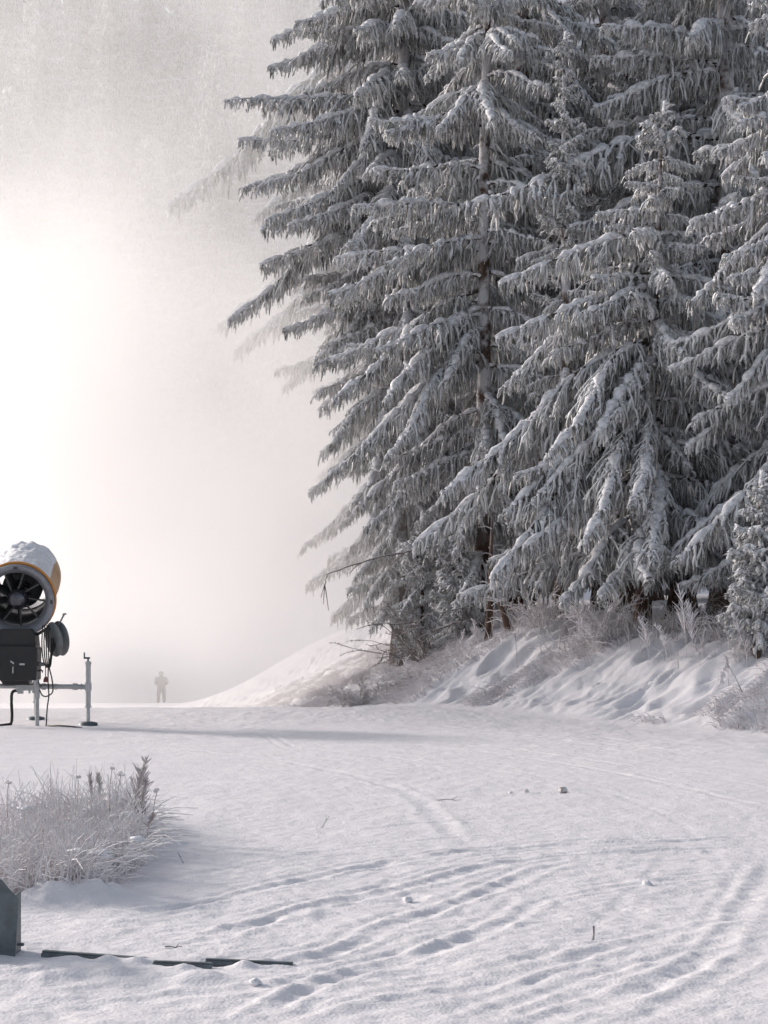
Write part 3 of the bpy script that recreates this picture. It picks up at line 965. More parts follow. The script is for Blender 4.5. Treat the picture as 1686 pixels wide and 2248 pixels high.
def jack(x, y, name='jack'):
    mb = MB()
    mb.tubes([[(x, y, 0.24), (x, y, 0.845)]], 0.036, 14, caps=True)
    mb.tubes([[(x, y, 0.03), (x, y, 0.30)]], 0.026, 12, caps=True)
    mb.tubes([[(x, y, 0.23), (x, y, 0.25)]], 0.046, 14, caps=True)
    mb.tubes([[(x, y, 0.46), (x, y, 0.56)]], 0.047, 14, caps=True)
    mb.tubes([[(x, y, 0.80), (x, y, 0.835)]], 0.043, 14, caps=True)
    j = gpart(mb, name, M['galv'])
    gpart(MB().tubes([[(x, y, -0.05), (x, y, 0.028), (x, y, 0.045)]], [[0.13, 0.125, 0.06]], 20, caps=True), 'foot_plate', M['galv_dark'], j)
    c = MB().tubes([[(x, y, 0.84), (x, y, 0.885)]], 0.013, 8, caps=True)
    c.tubes([[(x + 0.025, y, 0.89), (x - 0.06, y, 0.89)]], 0.013, 8, caps=True)
    c.tubes([[(x - 0.05, y, 0.89), (x - 0.05, y, 0.965)]], 0.010, 8, caps=True)
    gpart(c, 'crank', M['galv_dark'], j)


jack(0.93, 0); jack(-0.96, 0); jack(0.02, 1.15)
mb = MB().tubes([[(0.26, -0.05, -0.1), (0.26, -0.05, 0.60)]], 0.028, 12, caps=True)
mb.tubes([[(0.26, -0.05, 0.36), (0.26, -0.05, 0.56)]], 0.037, 12, caps=True)
gpart(mb, 'leg', M['galv'])
# hose reel with hanging cables
RM = Matrix.Translation((0.50, -0.05, 1.14)) @ Matrix.Rotation(math.radians(-52), 4, 'Z') @ Matrix.Rotation(math.radians(8), 4, 'X')
reel = gpart(MB().lathe([(-0.03, 0.001), (-0.03, 0.225), (-0.015, 0.235), (-0.01, 0.13), (0.07, 0.13), (0.075, 0.235), (0.09, 0.225), (0.09, 0.001)], 32), 'reel', M['plastic'], m=RM)
gpart(MB().tubes([[(0.55, -0.06, 1.33), (0.60, -0.06, 1.43), (0.625, -0.06, 1.475)], [(0.60, -0.06, 1.465), (0.625, -0.06, 1.475), (0.65, -0.06, 1.477)]], 0.012, 8, caps=True), 'handle', M['plastic'], reel)
gpart(MB().tubes([[(0.25, -0.02, 1.2), (0.42, -0.03, 1.30), (0.50, -0.04, 1.2)]], 0.022, 8, caps=True), 'reel_bracket', M['black'], reel)


def cable(pts, r_=0.0085, name='cable', mat='rubber', parent=gun, sub=10):
    P = [Vector(p) for p in pts]
    out = []
    for i in range(len(P) - 1):
        p0, p1, p2, p3 = P[max(0, i - 1)], P[i], P[i + 1], P[min(len(P) - 1, i + 2)]
        for k in range(sub):
            u = k / sub
            out.append(0.5 * ((2 * p1) + (p2 - p0) * u + (2 * p0 - 5 * p1 + 4 * p2 - p3) * u * u + (3 * p1 - p0 - 3 * p2 + p3) * u ** 3))
    out.append(P[-1])
    return gpart(MB().tubes([[tuple(p) for p in out]], r_, 7, caps=True), name, M[mat], parent)


for k in range(4):
    dx = 0.028 * k
    cable([(0.36 + dx, -0.18, 1.33), (0.355 + dx, -0.22, 1.1), (0.365 + dx * 0.9, -0.2, 0.90), (0.40 + dx * 0.5, -0.18, 0.78), (0.43 + dx * 0.35, -0.16, 0.80), (0.455 + dx * 0.25, -0.12, 0.95), (0.46 + dx, -0.08, 1.16)])
cable([(0.43, -0.16, 0.80), (0.425, -0.16, 0.6), (0.435, -0.16, 0.40), (0.415, -0.17, 0.22), (0.405, -0.18, 0.02), (0.40, -0.18, -0.06)], 0.009)
cable([(0.43, -0.16, 0.80), (0.47, -0.15, 0.64), (0.485, -0.13, 0.50), (0.47, -0.12, 0.43), (0.40, -0.12, 0.385), (0.34, -0.11, 0.40), (0.30, -0.08, 0.47)], 0.009)
cable([(0.28, -0.1, 0.68), (0.285, -0.13, 0.6), (0.31, -0.13, 0.54), (0.33, -0.08, 0.52)], 0.007)
c = cable([(0.395, -0.17, 0.80), (0.395, -0.18, 0.7), (0.398, -0.18, 0.64)], 0.006)
gpart(MB().tubes([[(0.398, -0.18, 0.65), (0.40, -0.18, 0.62), (0.402, -0.18, 0.575)]], [[0.012, 0.03, 0.037]], 10, caps=True), 'plug', M['redplug'], c)
cable([(0.02, 0.0, 0.455), (-0.04, -0.03, 0.455), (-0.075, -0.04, 0.42), (-0.082, -0.04, 0.3), (-0.075, -0.04, 0.12), (-0.085, -0.05, 0.03), (-0.12, -0.12, 0.01), (-0.35, -0.5, 0.0)], 0.021, 'water_hose')
cable([(0.40, -0.18, 0.0), (0.55, -0.35, 0.012), (0.72, -0.5, 0.016), (0.95, -0.62, 0.0)], 0.012, 'ground_cable')

# ------------------------------------------------------------------ the walker in the mist
PX, PY = wx(354, 106), 106.0
pz = ground_z(PX, PY)


def skin_body(name, joints, edges, mat, loc, rz):
    me = bpy.data.meshes.new(name)
    me.from_pydata([j[:3] for j in joints], edges, [])
    me.materials.append(mat)
    o = link(name, me)
    o.location, o.rotation_euler = loc, (0, 0, rz)
    md = o.modifiers.new('skin', 'SKIN')
    for sv, j in zip(me.skin_vertices[0].data, joints):
        sv.radius = (j[3], j[4] if len(j) > 4 else j[3])
    me.skin_vertices[0].data[0].use_root = True
    md.use_smooth_shade = True
    sb = o.modifiers.new('smooth', 'SUBSURF'); sb.levels = sb.render_levels = 2
    return o


J = [(0, 0, 0.93, 0.21, 0.17), (0, 0, 1.12, 0.23, 0.19), (0, 0.01, 1.34, 0.23, 0.18), (0, 0.01, 1.47, 0.10, 0.09), (0, 0.0, 1.54, 0.09, 0.09), (0.01, -0.03, 1.64, 0.105, 0.115), (0.01, -0.03, 1.73, 0.08, 0.09),
     (-0.10, 0, 0.86, 0.125, 0.13), (-0.14, -0.05, 0.48, 0.11), (-0.15, 0.03, 0.10, 0.085), (-0.15, -0.13, 0.045, 0.05, 0.045),
     (0.10, 0, 0.86, 0.125, 0.13), (0.15, 0.08, 0.48, 0.11), (0.17, 0.20, 0.11, 0.085), (0.17, 0.05, 0.045, 0.05, 0.045),
     (-0.23, 0.01, 1.40, 0.10), (-0.285, 0.05, 1.14, 0.085), (-0.20, -0.12, 1.02, 0.055), (0.23, 0.01, 1.40, 0.10), (0.285, 0.05, 1.14, 0.085), (0.20, -0.12, 1.02, 0.055)]
E = [(0, 1), (1, 2), (2, 3), (3, 4), (4, 5), (5, 6), (0, 7), (7, 8), (8, 9), (9, 10), (0, 11), (11, 12), (12, 13), (13, 14), (2, 15), (15, 16), (16, 17), (2, 18), (18, 19), (19, 20)]
person = skin_body('person', J, E, M['coat'], (PX, PY, pz), math.radians(195))
person.scale = (1.12, 1.12, 1.0)
tag(person, 'person in dark hooded winter clothes walking, half lost in the mist', 'person')
for sx in (-1, 1):
    mb = MB()
    mb.tubes([[(sx * 0.20, -0.12, 1.02), (sx * 0.185, -0.17, 1.0), (sx * 0.175, -0.20, 0.985)]], [[0.04, 0.042, 0.03]], 8, caps=True)
    for i in range(4):
        x0 = sx * (0.150 + 0.016 * i)
        mb.tubes([[(x0, -0.19, 0.985), (x0, -0.235 + 0.006 * abs(i - 1.5), 0.975), (x0, -0.25, 0.945)]], [[0.0095, 0.009, 0.007]], 6, caps=True)
    mb.tubes([[(sx * 0.16, -0.15, 1.01), (sx * 0.135, -0.19, 1.0), (sx * 0.13, -0.215, 0.98)]], [[0.012, 0.011, 0.008]], 6, caps=True)
    mb.build('glove', M['coat'], person)
mb = MB()
ph = np.linspace(0, math.pi * 0.92, 10)
th = np.arange(20) / 20 * 2 * math.pi
V = [(0.01 + 0.125 * math.sin(p) * math.cos(t), -0.015 + 0.145 * math.sin(p) * math.sin(t) + (0.02 if math.sin(t) > 0 else -0.01), 1.65 + 0.145 * math.cos(p)) for p in ph for t in th]
F = [[i * 20 + k, (i + 1) * 20 + k, (i + 1) * 20 + (k + 1) % 20, i * 20 + (k + 1) % 20] for i in range(9) for k in range(20) if not (200 < k * 18 < 340 and 2 < i < 7)]
mb.add(V, F)
o = mb.build('hood', M['coat'], person)
sd_ = o.modifiers.new('thick', 'SOLIDIFY'); sd_.thickness = 0.012
mb = MB()
mb.tubes([[(0.01, -0.12, 1.70), (0.01, -0.145, 1.665), (0.01, -0.16, 1.635), (0.01, -0.14, 1.62), (0.01, -0.14, 1.59), (0.01, -0.12, 1.56)]], [[0.05, 0.065, 0.06, 0.06, 0.05, 0.03]], 10, caps=True)
mb.tubes([[(0.01, -0.20, 1.66), (0.01, -0.235, 1.628)]], [[0.008, 0.016]], 6, caps=True)
mb.build('face', M['skin'], person)

# ------------------------------------------------------------------ steel plate and buried rail in the near snow
pY = 8.5
px0 = wx(-60, pY)
e = empty('steel_plate', (0, pY, 0))
tag(e, 'dark galvanised steel plate with a clipped corner standing in the near snow', 'plate')
w0, w1 = wx(33, pY), wx(41, pY)
o = MB().prism([(px0 - 0.25, -0.1), (w0 - 0.004, -0.1), (w0, 0.0), (w1, wz(1976, pY)), (wx(2, pY), wz(1931, pY)), (px0, wz(1925, pY)), (px0 - 0.25, wz(1925, pY))], 0, 0.012).build('plate', M['galv_dark'], e)
bevel(o, 0.003)
o = MB().box((w0 - 0.012, 0.09, 0.10), (0.012, 0.17, 0.34)).build('flange', M['galv_dark'], e); bevel(o, 0.003)
o = MB().box((wx(40, pY), 0.06, 0.045), (0.03, 0.02, 0.012)).build('bolt', M['galv_dark'], e); bevel(o, 0.003)


def rail(name, label, a, b, w_, h_, z, holes=0, tilt=0.0):
    (x0, y0), (x1, y1) = a, b
    L = math.hypot(x1 - x0, y1 - y0)
    e = empty(name, ((x0 + x1) / 2, (y0 + y1) / 2, z), math.atan2(y1 - y0, x1 - x0))
    tag(e, label, 'rail', 'steel rails half buried in the near snow')
    o = MB().box((0, 0, h_ / 2), (L, 0.012, h_)).build('web', M['galv_dark'], e); bevel(o, 0.003)
    o = MB().box((0, w_ / 2 + 0.004, h_ + 0.003), (L, w_, 0.01)).build('top_flange', M['galv_dark'], e); bevel(o, 0.003)
    for k in range(holes):
        MB().tubes([[(-L * 0.3 + k * L * 0.28, -0.014, h_ * 0.5), (-L * 0.3 + k * L * 0.28, -0.006, h_ * 0.5)]], 0.012, 12, caps=True).build('bolt_head', M['galv'], e)
    e.rotation_euler[1] = tilt
    return e


rail('rail', 'longest dark steel rail breaking the snow beside the clipped plate', (wx(90, 8.55), 8.55), (wx(355, 8.45), 8.45), 0.03, 0.045, -0.045, 0, 0.035)
rail('rail', 'short bolted steel rail between two longer ones in the near snow', (wx(335, 8.33), 8.33), (wx(465, 8.28), 8.28), 0.025, 0.04, -0.035, 3)
rail('rail', 'thin steel rail whose far end points to the wheel ruts', (wx(450, 8.36), 8.36), (wx(642, 8.33), 8.33), 0.02, 0.030, -0.026, 0, 0.03)


# ------------------------------------------------------------------ grasses, stalks, shrubs
def blades(n, base_fn, h, rad, bend, mat_idx=0, K=5, mb=None, droop=0.6, sides=3, seed=1, wind=None):
    r = np.random.default_rng(seed)
    mb = mb or MB()
    B = base_fn(r, n)
    hh = r.uniform(h[0], h[1], n)
    a = r.uniform(0, 2 * np.pi, n)
    D = np.stack([np.cos(a), np.sin(a)], -1) * r.uniform(bend[0], bend[1], (n, 1))
    if wind is not None:
        D = D + np.array(wind)[None] * r.uniform(0.5, 1.3, (n, 1))
    w = np.linspace(0, 1, K)
    P = np.zeros((n, K, 3))
    P[..., :2] = B[:, None, :2] + D[:, None] * (w ** 1.7)[None, :, None] * hh[:, None, None]
    lean = np.linalg.norm(D, axis=1)[:, None]
    P[..., 2] = B[:, 2:3] + hh[:, None] * (w[None] - droop * np.minimum(lean, 1.6) * w[None] ** 2.6)
    rr = r.uniform(rad[0], rad[1], (n, 1)) * np.linspace(1, 0.35, K)[None]
    mb.tubes(P, rr, sides, mat_idx)
    return mb, P


def on_ground(xs, ys, dz=-0.03):
    return np.stack([xs, ys, height(xs, ys) + dz], -1)


# the frosted clump in the left foreground
def clump_base(r, n):
    ys = r.uniform(10.2, 14.0, n)
    xr = wx(335, ys) - 0.14 * (1 - np.sin(np.clip((ys - 10.0) / 4.1, 0, 1) * np.pi)) - np.interp(ys, [10, 11.2, 14], [0.30, 0.05, 0.0])
    xs = xr - np.abs(r.normal(0, 0.55, n)) - r.uniform(0, 0.05, n)
    return on_ground(xs, ys)


mb, _ = blades(3400, clump_base, (0.12, 0.44), (0.0028, 0.0075), (0.15, 1.3), droop=0.5, seed=5)
blades(420, clump_base, (0.30, 0.55), (0.0025, 0.005), (0.05, 0.6), mb=mb, droop=0.3, seed=6)
tag(mb.build('grass', M['grass']), 'clump of rime covered dry grass in the near snow', kind='stuff')
# snow lying in the clump
mb = MB()
r = np.random.default_rng(77)
for k in range(40):
    p = clump_base(r, 1)[0]
    n_, m_ = 7, 10
    s_ = r.uniform(0.03, 0.06)
    V = []
    for i in range(n_):
        for j in range(m_):
            a, c = j / m_ * 6.283, i / (n_ - 1) * 1.75
            q = s_ * (1 + 0.35 * r.normal())
            V.append(p + np.array([q * math.sin(c) * math.cos(a), q * math.sin(c) * math.sin(a), 0.6 * s_ * math.cos(c) + r.uniform(0, 0.0)]) + (0, 0, 0.03 + (0, 0.10, 0.2)[k % 3]))
    ix = np.arange(n_ * m_).reshape(n_, m_)
    mb.add(V, np.stack([ix[:-1], np.roll(ix[:-1], -1, 1), np.roll(ix[1:], -1, 1), ix[1:]], -1).reshape(-1, 4)[:, ::-1])
tag(mb.build('clump_snow', M['cap_snow']), 'small pads of snow caught in the grass clump', kind='stuff')


def seed_stalk(px, Y, h, kind, label, lean=0.05, seed=1, group='seed head stalks in the grass clump', matk='stalk'):
    r = np.random.default_rng(seed)
    X = wx(px, Y)
    e = empty('dry_stalk', (X, Y, ground_z(X, Y) - 0.02))
    tag(e, label, 'stalk', group)
    K = 7
    w = np.linspace(0, 1, K)
    P = np.stack([lean * h * w ** 2 + 0.006 * np.sin(w * 9 + seed), 0.02 * np.sin(w * 5 + seed), h * w], -1)
    MB().tubes(P, np.linspace(0.0055, 0.0032, K)[None], 5).build('stem', M[matk], e)
    mb = MB()
    tip = P[-1]
    if kind == 'umbel':
        n = 9
        d = r.normal(0, 1, (n, 3)); d[:, 2] = np.abs(d[:, 2]) * 0.8 + 0.3
        d /= np.linalg.norm(d, axis=1, keepdims=True)
        Q = tip + d[:, None] * np.linspace(0, r.uniform(0.018, 0.03), 3)[None, :, None]
        mb.tubes(Q, np.array([[0.002, 0.003, 0.007]]), 4)
        mb.tubes(Q[:, -1:] + np.array([[[0, 0, -0.003], [0, 0, 0.004], [0, 0, 0.009]]]), np.array([[0.004, 0.006, 0.002]]), 5)
    elif kind == 'plume':
        n = 70
        t_ = r.uniform(0.35, 1, n)
        b_ = np.stack([np.interp(t_, w, P[:, i]) for i in range(3)], -1)
        d = r.normal(0, 0.5, (n, 3)); d[:, 2] = 1.0
        d /= np.linalg.norm(d, axis=1, keepdims=True)
        Q = b_[:, None] + d[:, None] * (np.linspace(0, 1, 4)[None, :] * (r.uniform(0.03, 0.11, (n, 1)) * (1.25 - t_)[:, None] * 2))[..., None] * (h / 0.5)
        mb.tubes(Q, np.array([[0.004, 0.006, 0.005, 0.002]]) * (h / 0.5) ** 0.5, 4)
    else:
        n = 40
        t_ = r.uniform(0.72, 1, n)
        b_ = np.stack([np.interp(t_, w, P[:, i]) for i in range(3)], -1)
        d = r.normal(0, 0.35, (n, 3)); d[:, 2] = 1.0
        Q = b_[:, None] + d[:, None] * np.linspace(0, 0.035, 3)[None, :, None]
        mb.tubes(Q, np.array([[0.004, 0.005, 0.002]]), 4)
    mb.build('seed_head', M['grass' if kind == 'umbel' else matk], e)
    return e


for i, (px, Y, h, kind, lab) in enumerate((
        (293, 12.9, 0.60, 'plume', 'tallest plumed dry stalk rising from the foreground grass clump'),
        (307, 12.6, 0.46, 'plume', 'shorter plumed dry stalk leaning beside the tallest plumed one'),
        (238, 12.8, 0.53, 'umbel', 'dry stalk with a flat umbel head, tallest umbel of the foreground clump'),
        (252, 12.7, 0.49, 'umbel', 'umbel headed dry stalk just beside the tallest umbel stalk'),
        (224, 12.6, 0.50, 'spike', 'narrow spiked dry stalk standing beside the umbel heads'),
        (165, 12.5, 0.50, 'umbel', 'lone umbel headed dry stalk nearer the middle of the foreground clump'),
        (202, 12.7, 0.50, 'spike', 'thin spiked dry stalk between the lone umbel and the others'),
        (330, 12.4, 0.38, 'umbel', 'low umbel headed dry stalk at the outer end of the foreground clump'),
        (14, 12.4, 0.47, 'umbel', 'umbel headed dry stalk by the frame edge over the clump'),
        (318, 12.0, 0.28, 'spike', 'shortest dry spiked stalk at the outer end of the foreground clump'))):
    seed_stalk(px, Y, h * 0.95, kind, lab, (0.16, 0.1, 0.04, 0.08, -0.06, 0.05, -0.03, 0.12, 0.02, 0.2)[i], 40 + i)

# tussock grass showing on the bank
def bank_base(r, n):
    out = []
    while len(out) < n:
        ys = r.uniform(22, 50, 4000); xs = np.interp(ys, BY, BX) + r.uniform(0.2, 4.6, 4000) / 0.83
        u = xs * -0.567 + ys * 0.824; v = xs * 0.824 + ys * 0.567
        k = (vnoise(u * 1.3, v * 0.8, 201) + 0.5 * vnoise(u * 3.5, v * 2.0, 202) > 0.06) & (np.abs(xs / ys) < 0.23)
        out += list(zip(xs[k], ys[k]))
    a = np.array(out[:n])
    return on_ground(a[:, 0], a[:, 1], -0.02)


mb, _ = blades(26000, bank_base, (0.06, 0.26), (0.0035, 0.0075), (0.1, 0.6), droop=0.75, seed=8, wind=(-0.75, -0.45))
tag(mb.build('grass', M['grass']), 'frosted tussock grass lying down the snowy bank', kind='stuff')


def edge_base(r, n):
    ys = r.uniform(25, 40, n)
    d = np.interp(ys, [22, 30, 36, 60], [2.8, 3.2, 4.6, 6.5]) + r.normal(0, 0.5, n)
    return on_ground(np.interp(ys, BY, BX) + d / 0.83, ys, -0.02)


mb, _ = blades(2600, edge_base, (0.15, 0.55), (0.004, 0.010), (0.1, 0.7), droop=0.4, seed=9, wind=(-0.15, -0.1))
tag(mb.build('grass', M['grass']), 'frosted long grass along the top of the bank under the spruces', kind='stuff')

# tall stalks and reeds on the bank
def bank_spot(px, Y):
    return wx(px, Y)


for i, (px, Y, h, kind, lab, ln) in enumerate((
        (1507, 26.6, 1.05, 'plume', 'tallest rimed plume stalk on the bank in front of the broad spruce', -0.12),
        (1522, 26.5, 0.80, 'plume', 'second rimed plume stalk leaning on the tallest one', -0.10),
        (1490, 26.4, 0.50, 'spike', 'thin bare spiked stalk at the foot of the tallest plume', -0.2),
        (1540, 26.4, 0.46, 'plume', 'short rimed plume stalk on the far side of the tallest one', 0.12),
        (1640, 25.4, 0.72, 'plume', 'rimed plume stalk under the frame edge sapling spruce', -0.3),
        (1660, 25.2, 0.55, 'spike', 'upright thin spiked stalk beneath the frame edge sapling spruce', 0.02),
        (1425, 27.0, 0.62, 'plume', 'rimed plume stalk leaning across the brown trunk foot', -0.25),
        (1465, 26.8, 0.55, 'plume', 'rimed plume stalk between brown trunk foot and tallest plume', -0.3),
        (1135, 29.3, 0.55, 'spike', 'thin brown stalk upright on the bank below the leaning dead trunk', -0.05),
        (980, 31.0, 0.42, 'plume', 'rimed stalk at the misty end of the bank top', 0.05),
        (1012, 30.8, 0.5, 'plume', 'rimed stalk second from the misty end of the bank top', 0.1),
        (1050, 30.6, 0.5, 'plume', 'rimed stalk third from the misty end of the bank top', -0.2),
        (1075, 30.4, 0.42, 'spike', 'thin rimed stalk nearest the leaning dead trunk', 0.15),
        (1600, 25.0, 0.42, 'spike', 'lowest thin stalk on the bank near the bent reed', -0.1))):
    seed_stalk(px, Y, h, kind, lab, ln, 70 + i, 'rimed stalks on the bank', 'grass' if kind == 'plume' else 'stalk')


def bent_reed(px, Y, h, label, dirx, seed):
    X = wx(px, Y)
    e = empty('bent_reed', (X, Y, ground_z(X, Y) - 0.02))
    tag(e, label, 'reed')
    P = np.array([(0, 0, 0), (-0.10 * dirx, 0, h * 0.5), (-0.22 * dirx, 0, h)])
    MB().tubes([[tuple(p) for p in P]], 0.007, 6, caps=True).build('stem', M['stalk'], e)
    r = np.random.default_rng(seed)
    n = 60
    t_ = r.uniform(0, 1, n)
    top = P[-1]
    Q0 = top + np.stack([-0.10 * dirx * t_, 0 * t_, -0.30 * t_ ** 1.3], -1)
    d = r.normal(0, 0.35, (n, 3)); d[:, 2] -= 1
    Q = Q0[:, None] + d[:, None] * np.linspace(0, 0.07, 3)[None, :, None]
    MB().tubes(Q, np.array([[0.008, 0.009, 0.003]]), 4).build('seed_head', M['grass'], e)


bent_reed(1632, 24.6, 0.42, 'broken reed bent over double on the bank slope', 1, 3)


# bare shrubs: branching stems
def shrub(label, px, Y, h, spread, n, seed, mat, lean=(0, 0), rad=0.012, name='frosted_shrub', fuzz=True, dz=-0.04, cat='shrub'):
    r = np.random.default_rng(seed)
    X = wx(px, Y)
    e = empty(name, (X, Y, ground_z(X, Y) + dz))
    tag(e, label, cat)
    stems, tw = MB(), MB()
    for k in range(n):
        a = r.uniform(0, 6.283)
        el = r.uniform(0.35, 1.3)
        d = np.array([math.cos(a) * math.cos(el) * spread + lean[0], math.sin(a) * math.cos(el) * spread + lean[1], math.sin(el)])
        L = h * r.uniform(0.6, 1.1)
        K = 8
        p = np.array([r.normal(0, 0.06), r.normal(0, 0.06), 0.0]); P = [p]
        for i in range(K - 1):
            d = d + r.normal(0, 0.13, 3) + np.array([0, 0, -0.06])
            d = d / np.linalg.norm(d)
            p = p + d * L / (K - 1); P.append(p)
        P = np.array(P)
        stems.tubes(P, np.linspace(rad, rad * 0.45, K)[None], 5)
        for j in range(7):
            i = r.integers(2, K)
            q = P[i]; dd = (P[i] - P[i - 1]); dd = dd / np.linalg.norm(dd) + r.normal(0, 0.6, 3)
            dd /= np.linalg.norm(dd)
            Q = [q]
            for _ in range(4):
                dd = dd + r.normal(0, 0.22, 3); dd /= np.linalg.norm(dd)
                Q.append(Q[-1] + dd * L * 0.075)
            Q = np.array(Q)
            tw.tubes(Q, np.linspace(rad * 0.7, rad * 0.35, 5)[None], 4)
            if fuzz:
                m_ = 14
                ii = r.uniform(0, 3.99, m_); i0 = ii.astype(int)
                c = Q[i0] + (Q[i0 + 1] - Q[i0]) * (ii - i0)[:, None]
                v = r.normal(0, 1, (m_, 3)); v /= np.linalg.norm(v, axis=1, keepdims=True)
                tw.tubes(c[:, None] + v[:, None] * np.linspace(0, 0.045, 3)[None, :, None], np.array([[0.005, 0.004, 0.002]]), 3)
    stems.build('stem', M[mat], e)
    tw.build('twig', M[mat], e)


shrub('rimed bare shrub spreading at the foot of the broad spruce', 1330, 28.6, 0.95, 1.0, 26, 5, 'grass', (-0.5, -0.1))
shrub('low tangled shrub in the dark between broad spruce and frame edge sapling', 1560, 28.2, 0.85, 0.8, 16, 6, 'twig', (0, 0), 0.010)
shrub('dome shaped rimed shrub behind the bank stalks near the frame edge sapling', 1600, 26.9, 0.55, 1.0, 20, 7, 'grass', (0, 0))
shrub('bare brown shrub poking into the mist under the towering spruce', 935, 33.0, 1.3, 1.0, 18, 8, 'twig', (-0.7, -0.1), 0.011)
shrub('low rimed shrub at the misty end of the bank', 905, 30.8, 0.55, 1.1, 16, 9, 'grass', (-0.4, 0))
shrub('arching dry grass tuft at the foot of the bank where the mist begins', 800, 30.4, 0.6, 1.2, 16, 10, 'stalk', (-0.6, -0.2), 0.008)
shrub('rimed shrub hugging the plastered trunk spruce at its foot', 1190, 30.6, 0.7, 0.9, 18, 12, 'grass', (0.1, 0))


# dead slim trunks
def dead_trunk(label, px, Y, h, lean, r0, seed):
    X = wx(px, Y)
    e = empty('dead_trunk', (X, Y, ground_z(X, Y) - 0.1))
    tag(e, label, 'trunk')
    mb = trunk_mesh(h, r0, lean, seed, 9)
    mb.build('stem', M['bark'], e)
    r = np.random.default_rng(seed)
    for k in range(9):
        z_ = r.uniform(0.3, h * 0.95); a = r.uniform(0, 6.283); L = r.uniform(0.15, 0.45)
        w = np.linspace(0, 1, 5)
        P = np.stack([lean[0] * z_ / h + np.cos(a) * L * w, lean[1] * z_ / h + np.sin(a) * L * w, z_ + 0.1 * w - 0.25 * w * w * L + r.normal(0, 0.01, 5)], -1)
        MB().tubes(P, np.linspace(0.012, 0.006, 5)[None], 5).build('stub', M['grass'], e)


dead_trunk('thin dead brown trunk with frosted stubs under the plastered spruce', 1073, 31.6, 2.3, (0.08, 0), 0.055, 3)
dead_trunk('short reddish dead trunk leaning towards the mist on the bank top', 1130, 30.6, 0.75, (-0.26, 0), 0.06, 4)


# fallen bare limbs reaching into the mist
def limb(label, pts, r0, seed):
    r = np.random.default_rng(seed)
    P = [np.array([wx(a, Y), Y, wz(b_, Y)]) for a, b_, Y in pts]
    e = empty('bare_limb', tuple(P[0]))
    tag(e, label, 'limb')
    Q = []
    for i in range(len(P) - 1):
        for u in np.linspace(0, 1, 5, endpoint=False):
            Q.append(P[i] * (1 - u) + P[i + 1] * u + r.normal(0, 0.012, 3))
    Q.append(P[-1])
    Q = np.array(Q) - P[0]
    MB().tubes(Q, np.linspace(r0, r0 * 0.3, len(Q))[None], 6).build('stem', M['twig'], e)
    for k in range(7):
        i = r.integers(2, len(Q)); d = Q[i] - Q[i - 1]; d = d / np.linalg.norm(d) + r.normal(0, 0.5, 3) + np.array([0, 0, -0.25])
        d /= np.linalg.norm(d)
        MB().tubes(Q[i] + d[None] * np.linspace(0, r.uniform(0.15, 0.5), 4)[:, None] + np.array([0, 0, -1])[None] * (np.linspace(0, 0.3, 4)[:, None] ** 2), np.linspace(r0 * 0.5, r0 * 0.25, 4)[None], 4).build('twig', M['twig'], e)


limb('bare limb arching out of the spruce skirts into the mist, high above bank', [(960, 1200, 33), (870, 1215, 32.8), (790, 1235, 32.6), (718, 1260, 32.5), (712, 1290, 32.5)], 0.022, 1)
limb('bare limb lying low over the misty bank top', [(1010, 1365, 31.8), (950, 1385, 31.6), (890, 1368, 31.5), (818, 1372, 31.4)], 0.024, 2)
limb('second low bare limb crossing just beneath the first on the misty bank', [(1050, 1320, 32), (990, 1340, 31.8), (930, 1352, 31.6), (905, 1345, 31.5)], 0.018, 3)

# ------------------------------------------------------------------ small things on the piste
def clod(label, px, py, s, seed, mat='cap_snow'):
    D = CAM_Z * FPX / (py - HY)
    X = wx(px, D)
    r = np.random.default_rng(seed)
    n_, m_ = 9, 14
    V = []
    for i in range(n_):
        for j in range(m_):
            c, a = i / (n_ - 1) * math.pi, j / m_ * 6.283
            d = np.array([math.sin(c) * math.cos(a), math.sin(c) * math.sin(a), math.cos(c)])
            q = s * (1 + 0.6 * float(fbm(np.array([d[0] * 2.1 + d[2] + seed]), np.array([d[1] * 2.1 + d[2] * 0.7]), seed, 3)[0]))
            V.append(d * q * np.array([1.2, 1, 0.8]))
    ix = np.arange(n_ * m_).reshape(n_, m_)
    mb = MB()
    mb.add(V, np.stack([ix[:-1], ix[1:], np.roll(ix[1:], -1, 1), np.roll(ix[:-1], -1, 1)], -1).reshape(-1, 4))
    o = mb.build('snow_clod', M[mat])
    o.location = (X, D, ground_z(X, D) + s * 0.45)
    tag(o, label, 'clod', 'clods lying on the piste')


m_c, nt_c, b_c = new_mat('frozen_earth')
c_ = ramp(nt_c, noise_node(nt_c, 30, 3), [(0.4, (0.30, 0.26, 0.24)), (0.6, (0.70, 0.69, 0.70))])
nt_c.links.new(c_, b_c.inputs['Base Color'])
M['earth'] = m_c
clod('largest grey frozen clod on the open piste', 1235, 1747, 0.036, 3, 'earth')
clod('small grey clod beside the largest one on the piste', 1155, 1745, 0.017, 4, 'earth')
clod('small snow clod close to the small grey one', 1120, 1748, 0.015, 5)
clod('snow clod lying among the ruts in the middle of the piste', 895, 1965, 0.022, 6)
clod('tiny clod near the bolted rail', 560, 2165, 0.02, 7)
clod('tiny snow clod by the rut bend on the near piste', 1420, 1935, 0.022, 8)


